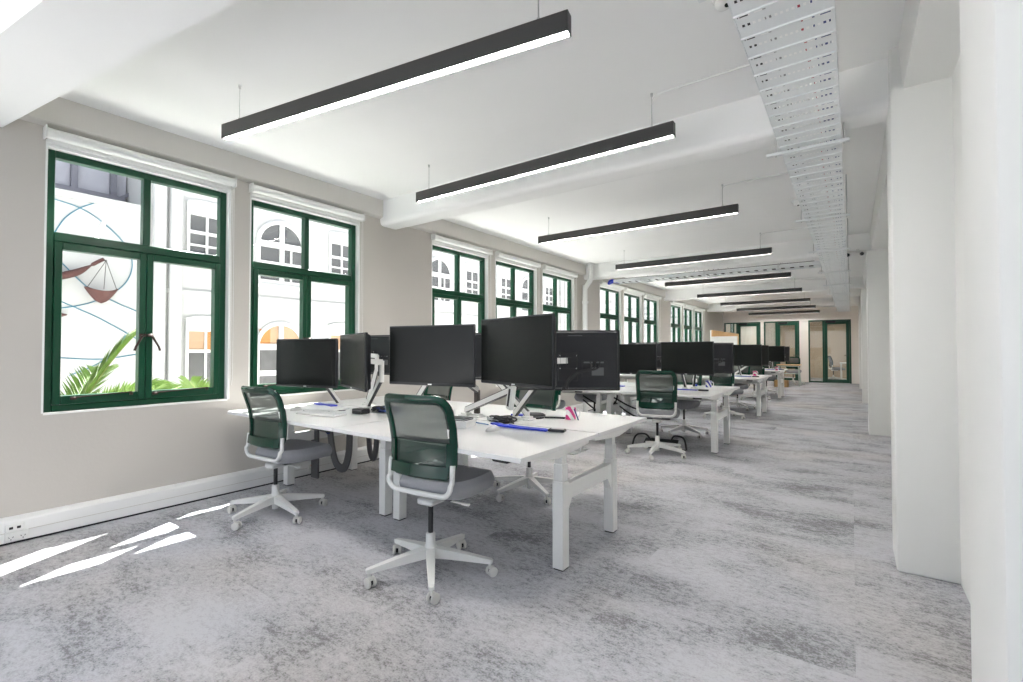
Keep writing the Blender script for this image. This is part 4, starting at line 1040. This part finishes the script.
MB().b2(-0.5, 0.0, -14, 3.02, GZ, 3.66).build('wall', 'facade', mw, smooth=False)
MB().b2(-0.55, 0.06, -14, 3.02, 3.64, 3.75).build('coping', 'facade', mw, smooth=False)
def mural(pts):
    MB().tube(smooth_path([(0.008, a, b_) for a, b_ in pts], 6), 0.0085, 5).build('painted_curve', 'muralblue', mw)
mural([(1.5, 3.62), (1.82, 3.58), (2.09, 3.52), (2.34, 3.38), (2.63, 3.10), (2.77, 2.80), (2.74, 2.5), (2.59, 2.26), (2.30, 2.05), (2.0, 1.93), (1.6, 1.85)])
mural([(1.70, 2.8), (1.83, 3.14), (1.93, 3.34), (2.09, 3.52), (2.26, 3.64)])
mural([(1.7, 2.85), (1.89, 2.61), (2.19, 2.27), (2.5, 2.08), (2.8, 1.94), (3.0, 1.86)])
mural([(1.6, 2.15), (1.9, 2.0), (2.3, 1.80), (2.62, 1.60), (3.0, 1.34)])
mural([(1.6, 1.15), (1.89, 1.13), (2.37, 1.10), (2.87, 1.18), (3.0, 1.2)])
mural([(2.70, 1.50), (2.62, 1.32), (2.45, 1.12), (2.3, 1.0), (2.0, 0.85)])
pk2 = MB().tube(smooth_path([(0, -0.62, 0.0), (0, -0.40, 0.03), (0, -0.15, 0.13), (0, 0.0, 0.24), (0, 0.12, 0.34), (0, 0.20, 0.40)], 6), [0.012 + 0.05 * max(0, sin(pi * min(1, k / 20.0))) ** 1.0 + (0.018 if k > 20 else 0) for k in range(31)], 10, squash=0.95)
tag(pk2.build('carved_paddle', 'basket', None, True, (XF + 0.12, 2.17, 2.33)), 'rust brown carved paddle mounted on the mural wall above the hanging basket', 'sculpture')
bs = empty('hanging_basket', 'rust brown pointed basket hung on twine against the mural wall', 'basket', (XF + 0.19, 2.33, 2.0))
def bk_(a, b_):
    an = 2 * pi * a; r = (0.02 + 0.98 * b_ ** 0.62)
    return (0.15 * r * cos(an), 0.215 * r * sin(an) * (1 + 0.0), 0.22 * b_ + 0.03 * b_ * cos(2 * an) * -1)
MB().sheet(bk_, 28, 8, 0.012).build('bowl', 'basket', bs)
for an in (-1.3, 0.0, 1.3):
    MB().tube([(0.13 * cos(an), 0.20 * sin(an), 0.22), (0.02, 0.05, 0.70)], 0.006, 5).build('twine', 'twine', bs)
MB().tube([(0.02, 0.05, 0.70), (-0.19, 0.05, 0.72)], 0.012, 6).build('peg', 'twine', bs)
for y, z, lab in ((1.80, 2.62, 'small rust brown paddle tip high at the window frame edge'), (1.80, 1.79, 'small rust brown paddle tip low at the window frame edge')):
    tag(MB().tube([(0, -0.3, 0), (0, -0.05, 0.0), (0, 0.02, 0.005), (0, 0.10, 0.01)], [0.02, 0.045, 0.04, 0.01], 10, squash=0.9).build('carved_paddle', 'basket', None, True, (XF + 0.06, y - 0.05 + (0.0 if z > 2 else 0.1), z)), lab, 'sculpture')
gb = empty('building', 'grey building with timber framing rising behind the mural wall', 'building', (-11.2, 0, 0))
MB().b2(-3, 0, -14, 3.0, GZ, 5.6).build('wall', 'facadegrey', gb, smooth=False)
tf = MB()
for y in (1.75, 2.2, 2.75): tf.b2(0.0, 0.10, y, y + 0.09, 4.0, 5.5)
tf.b2(0.0, 0.12, -3, 2.95, 3.98, 4.12); tf.bar((0.06, 2.80, 4.02), (0.06, 3.15, 4.30), 0.06, 0.06)
tf.build('timber_frame', 'darktimber', gb, smooth=False)
# palm
pm = empty('palm', 'green palm with arching fronds outside the closest window', 'palm', (-6.5, 1.22, GZ))
MB().lathe([(0.20, 0.0), (0.17, 0.3), (0.16, 0.7), (0.19, 1.0), (0.15, 1.28), (0.03, 1.40)], (0, 0, 0), 16).build('trunk', 'palmtrunk', pm)
def frond(az, reach, rise, droop, n=34, ll=0.40, seed=0):
    rd = random.Random(seed); d = V((cos(az), sin(az), 0)); sd = V((-sin(az), cos(az), 0)); base = V((0, 0, 1.30)); pts = []
    for k in range(13):
        t_ = k / 12; pts.append(base + d * reach * t_ + V((0, 0, rise * t_ - droop * t_ ** 2)))
    fr = MB().tube(pts, [0.020 - 0.0015 * k for k in range(13)], 6).build('frond', 'rib', pm)
    lv = MB()
    for k in range(n):
        t_ = 0.12 + 0.88 * k / n; i_ = min(11, int(t_ * 12)); f_ = t_ * 12 - i_
        p_ = pts[i_].lerp(pts[i_ + 1], f_); tan = (pts[i_ + 1] - pts[i_]).normalized()
        L = ll * (0.35 + 0.65 * sin(pi * min(1, 0.15 + t_ * 0.85)))
        for s_ in (-1, 1):
            dr = (tan * 0.75 + sd * s_ * 0.62 + V((0, 0, 0.35 + rd.uniform(-.12, .12)))).normalized()
            wv_ = dr.cross(tan).cross(dr).normalized() * 0.011
            e_ = p_ + dr * L; mid = p_ + dr * L * 0.5 + V((0, 0, 0.02))
            e_ = e_ - V((0, 0, 0.05 * L))
            q = [lv.bm.verts.new(v_) for v_ in (p_ - wv_ * .4, p_ + wv_ * .4, mid + wv_, e_, mid - wv_)]
            lv.bm.faces.new(q)
    lv.build('leaflets', 'leaf', fr, smooth=False, fix=False)
for i, (az, re, ri, dr) in enumerate(((1.5, 0.62, 1.50, 0.38), (1.45, 0.85, 0.95, 0.42), (1.75, 1.15, 1.0, 0.55), (0.6, 1.0, 1.0, 0.45), (2.5, 0.9, 1.2, 0.5), (3.3, 1.0, 0.9, 0.6), (4.2, 1.0, 1.2, 0.6), (5.1, 0.9, 1.4, 0.5), (5.9, 1.0, 1.0, 0.6), (1.0, 1.25, 0.75, 0.5), (1.5, 1.35, 0.8, 0.6))):
    frond(az, re, ri, dr, seed=i)
pm2 = dup(pm, (-7.6, 3.1, GZ - 0.35), 0.5, 'lower palm standing beside the first, only its frond tips showing')

# ------------------------------------------------------------------ light, world, camera
sun = bpy.data.lights.new('sun', 'SUN'); sun.energy = 42.0; sun.angle = radians(0.53); sun.color = (1.0, 0.985, 0.96)
so = bpy.data.objects.new('sun', sun); COL.objects.link(so); so.location = (-12, 12, 15)
so.rotation_euler = V((0.38, -0.70, -1.0)).to_track_quat('-Z', 'Y').to_euler()
wd = bpy.data.worlds.new('sky'); S.world = wd; wd.use_nodes = True
nt = wd.node_tree; bg = nt.nodes['Background']; bg.inputs[0].default_value = (0.80, 0.88, 1.0, 1); bg.inputs[1].default_value = 1.15

cam = bpy.data.cameras.new('camera'); cam.sensor_width = 36.0; cam.lens = 473.5 / 1023 * 36.0; cam.clip_start = 0.02
co = bpy.data.objects.new('camera', cam); COL.objects.link(co)
co.location = (0, 0, 1.25)
co.rotation_euler = (radians(90) + math.atan(9.0 / 473.5), 0, math.atan(340.0 / 473.5))
S.camera = co
S.view_settings.view_transform = 'Standard'; S.view_settings.look = 'None'
S.view_settings.gamma = 1.0; S.view_settings.use_curve_mapping = False
S.view_settings.exposure = 0.3
cy = S.cycles
cy.max_bounces = 12; cy.diffuse_bounces = 8; cy.glossy_bounces = 4; cy.transparent_max_bounces = 16; cy.transmission_bounces = 6
cy.caustics_reflective = False; cy.caustics_refractive = False
cy.sample_clamp_indirect = 30.0
cy.use_denoising = True
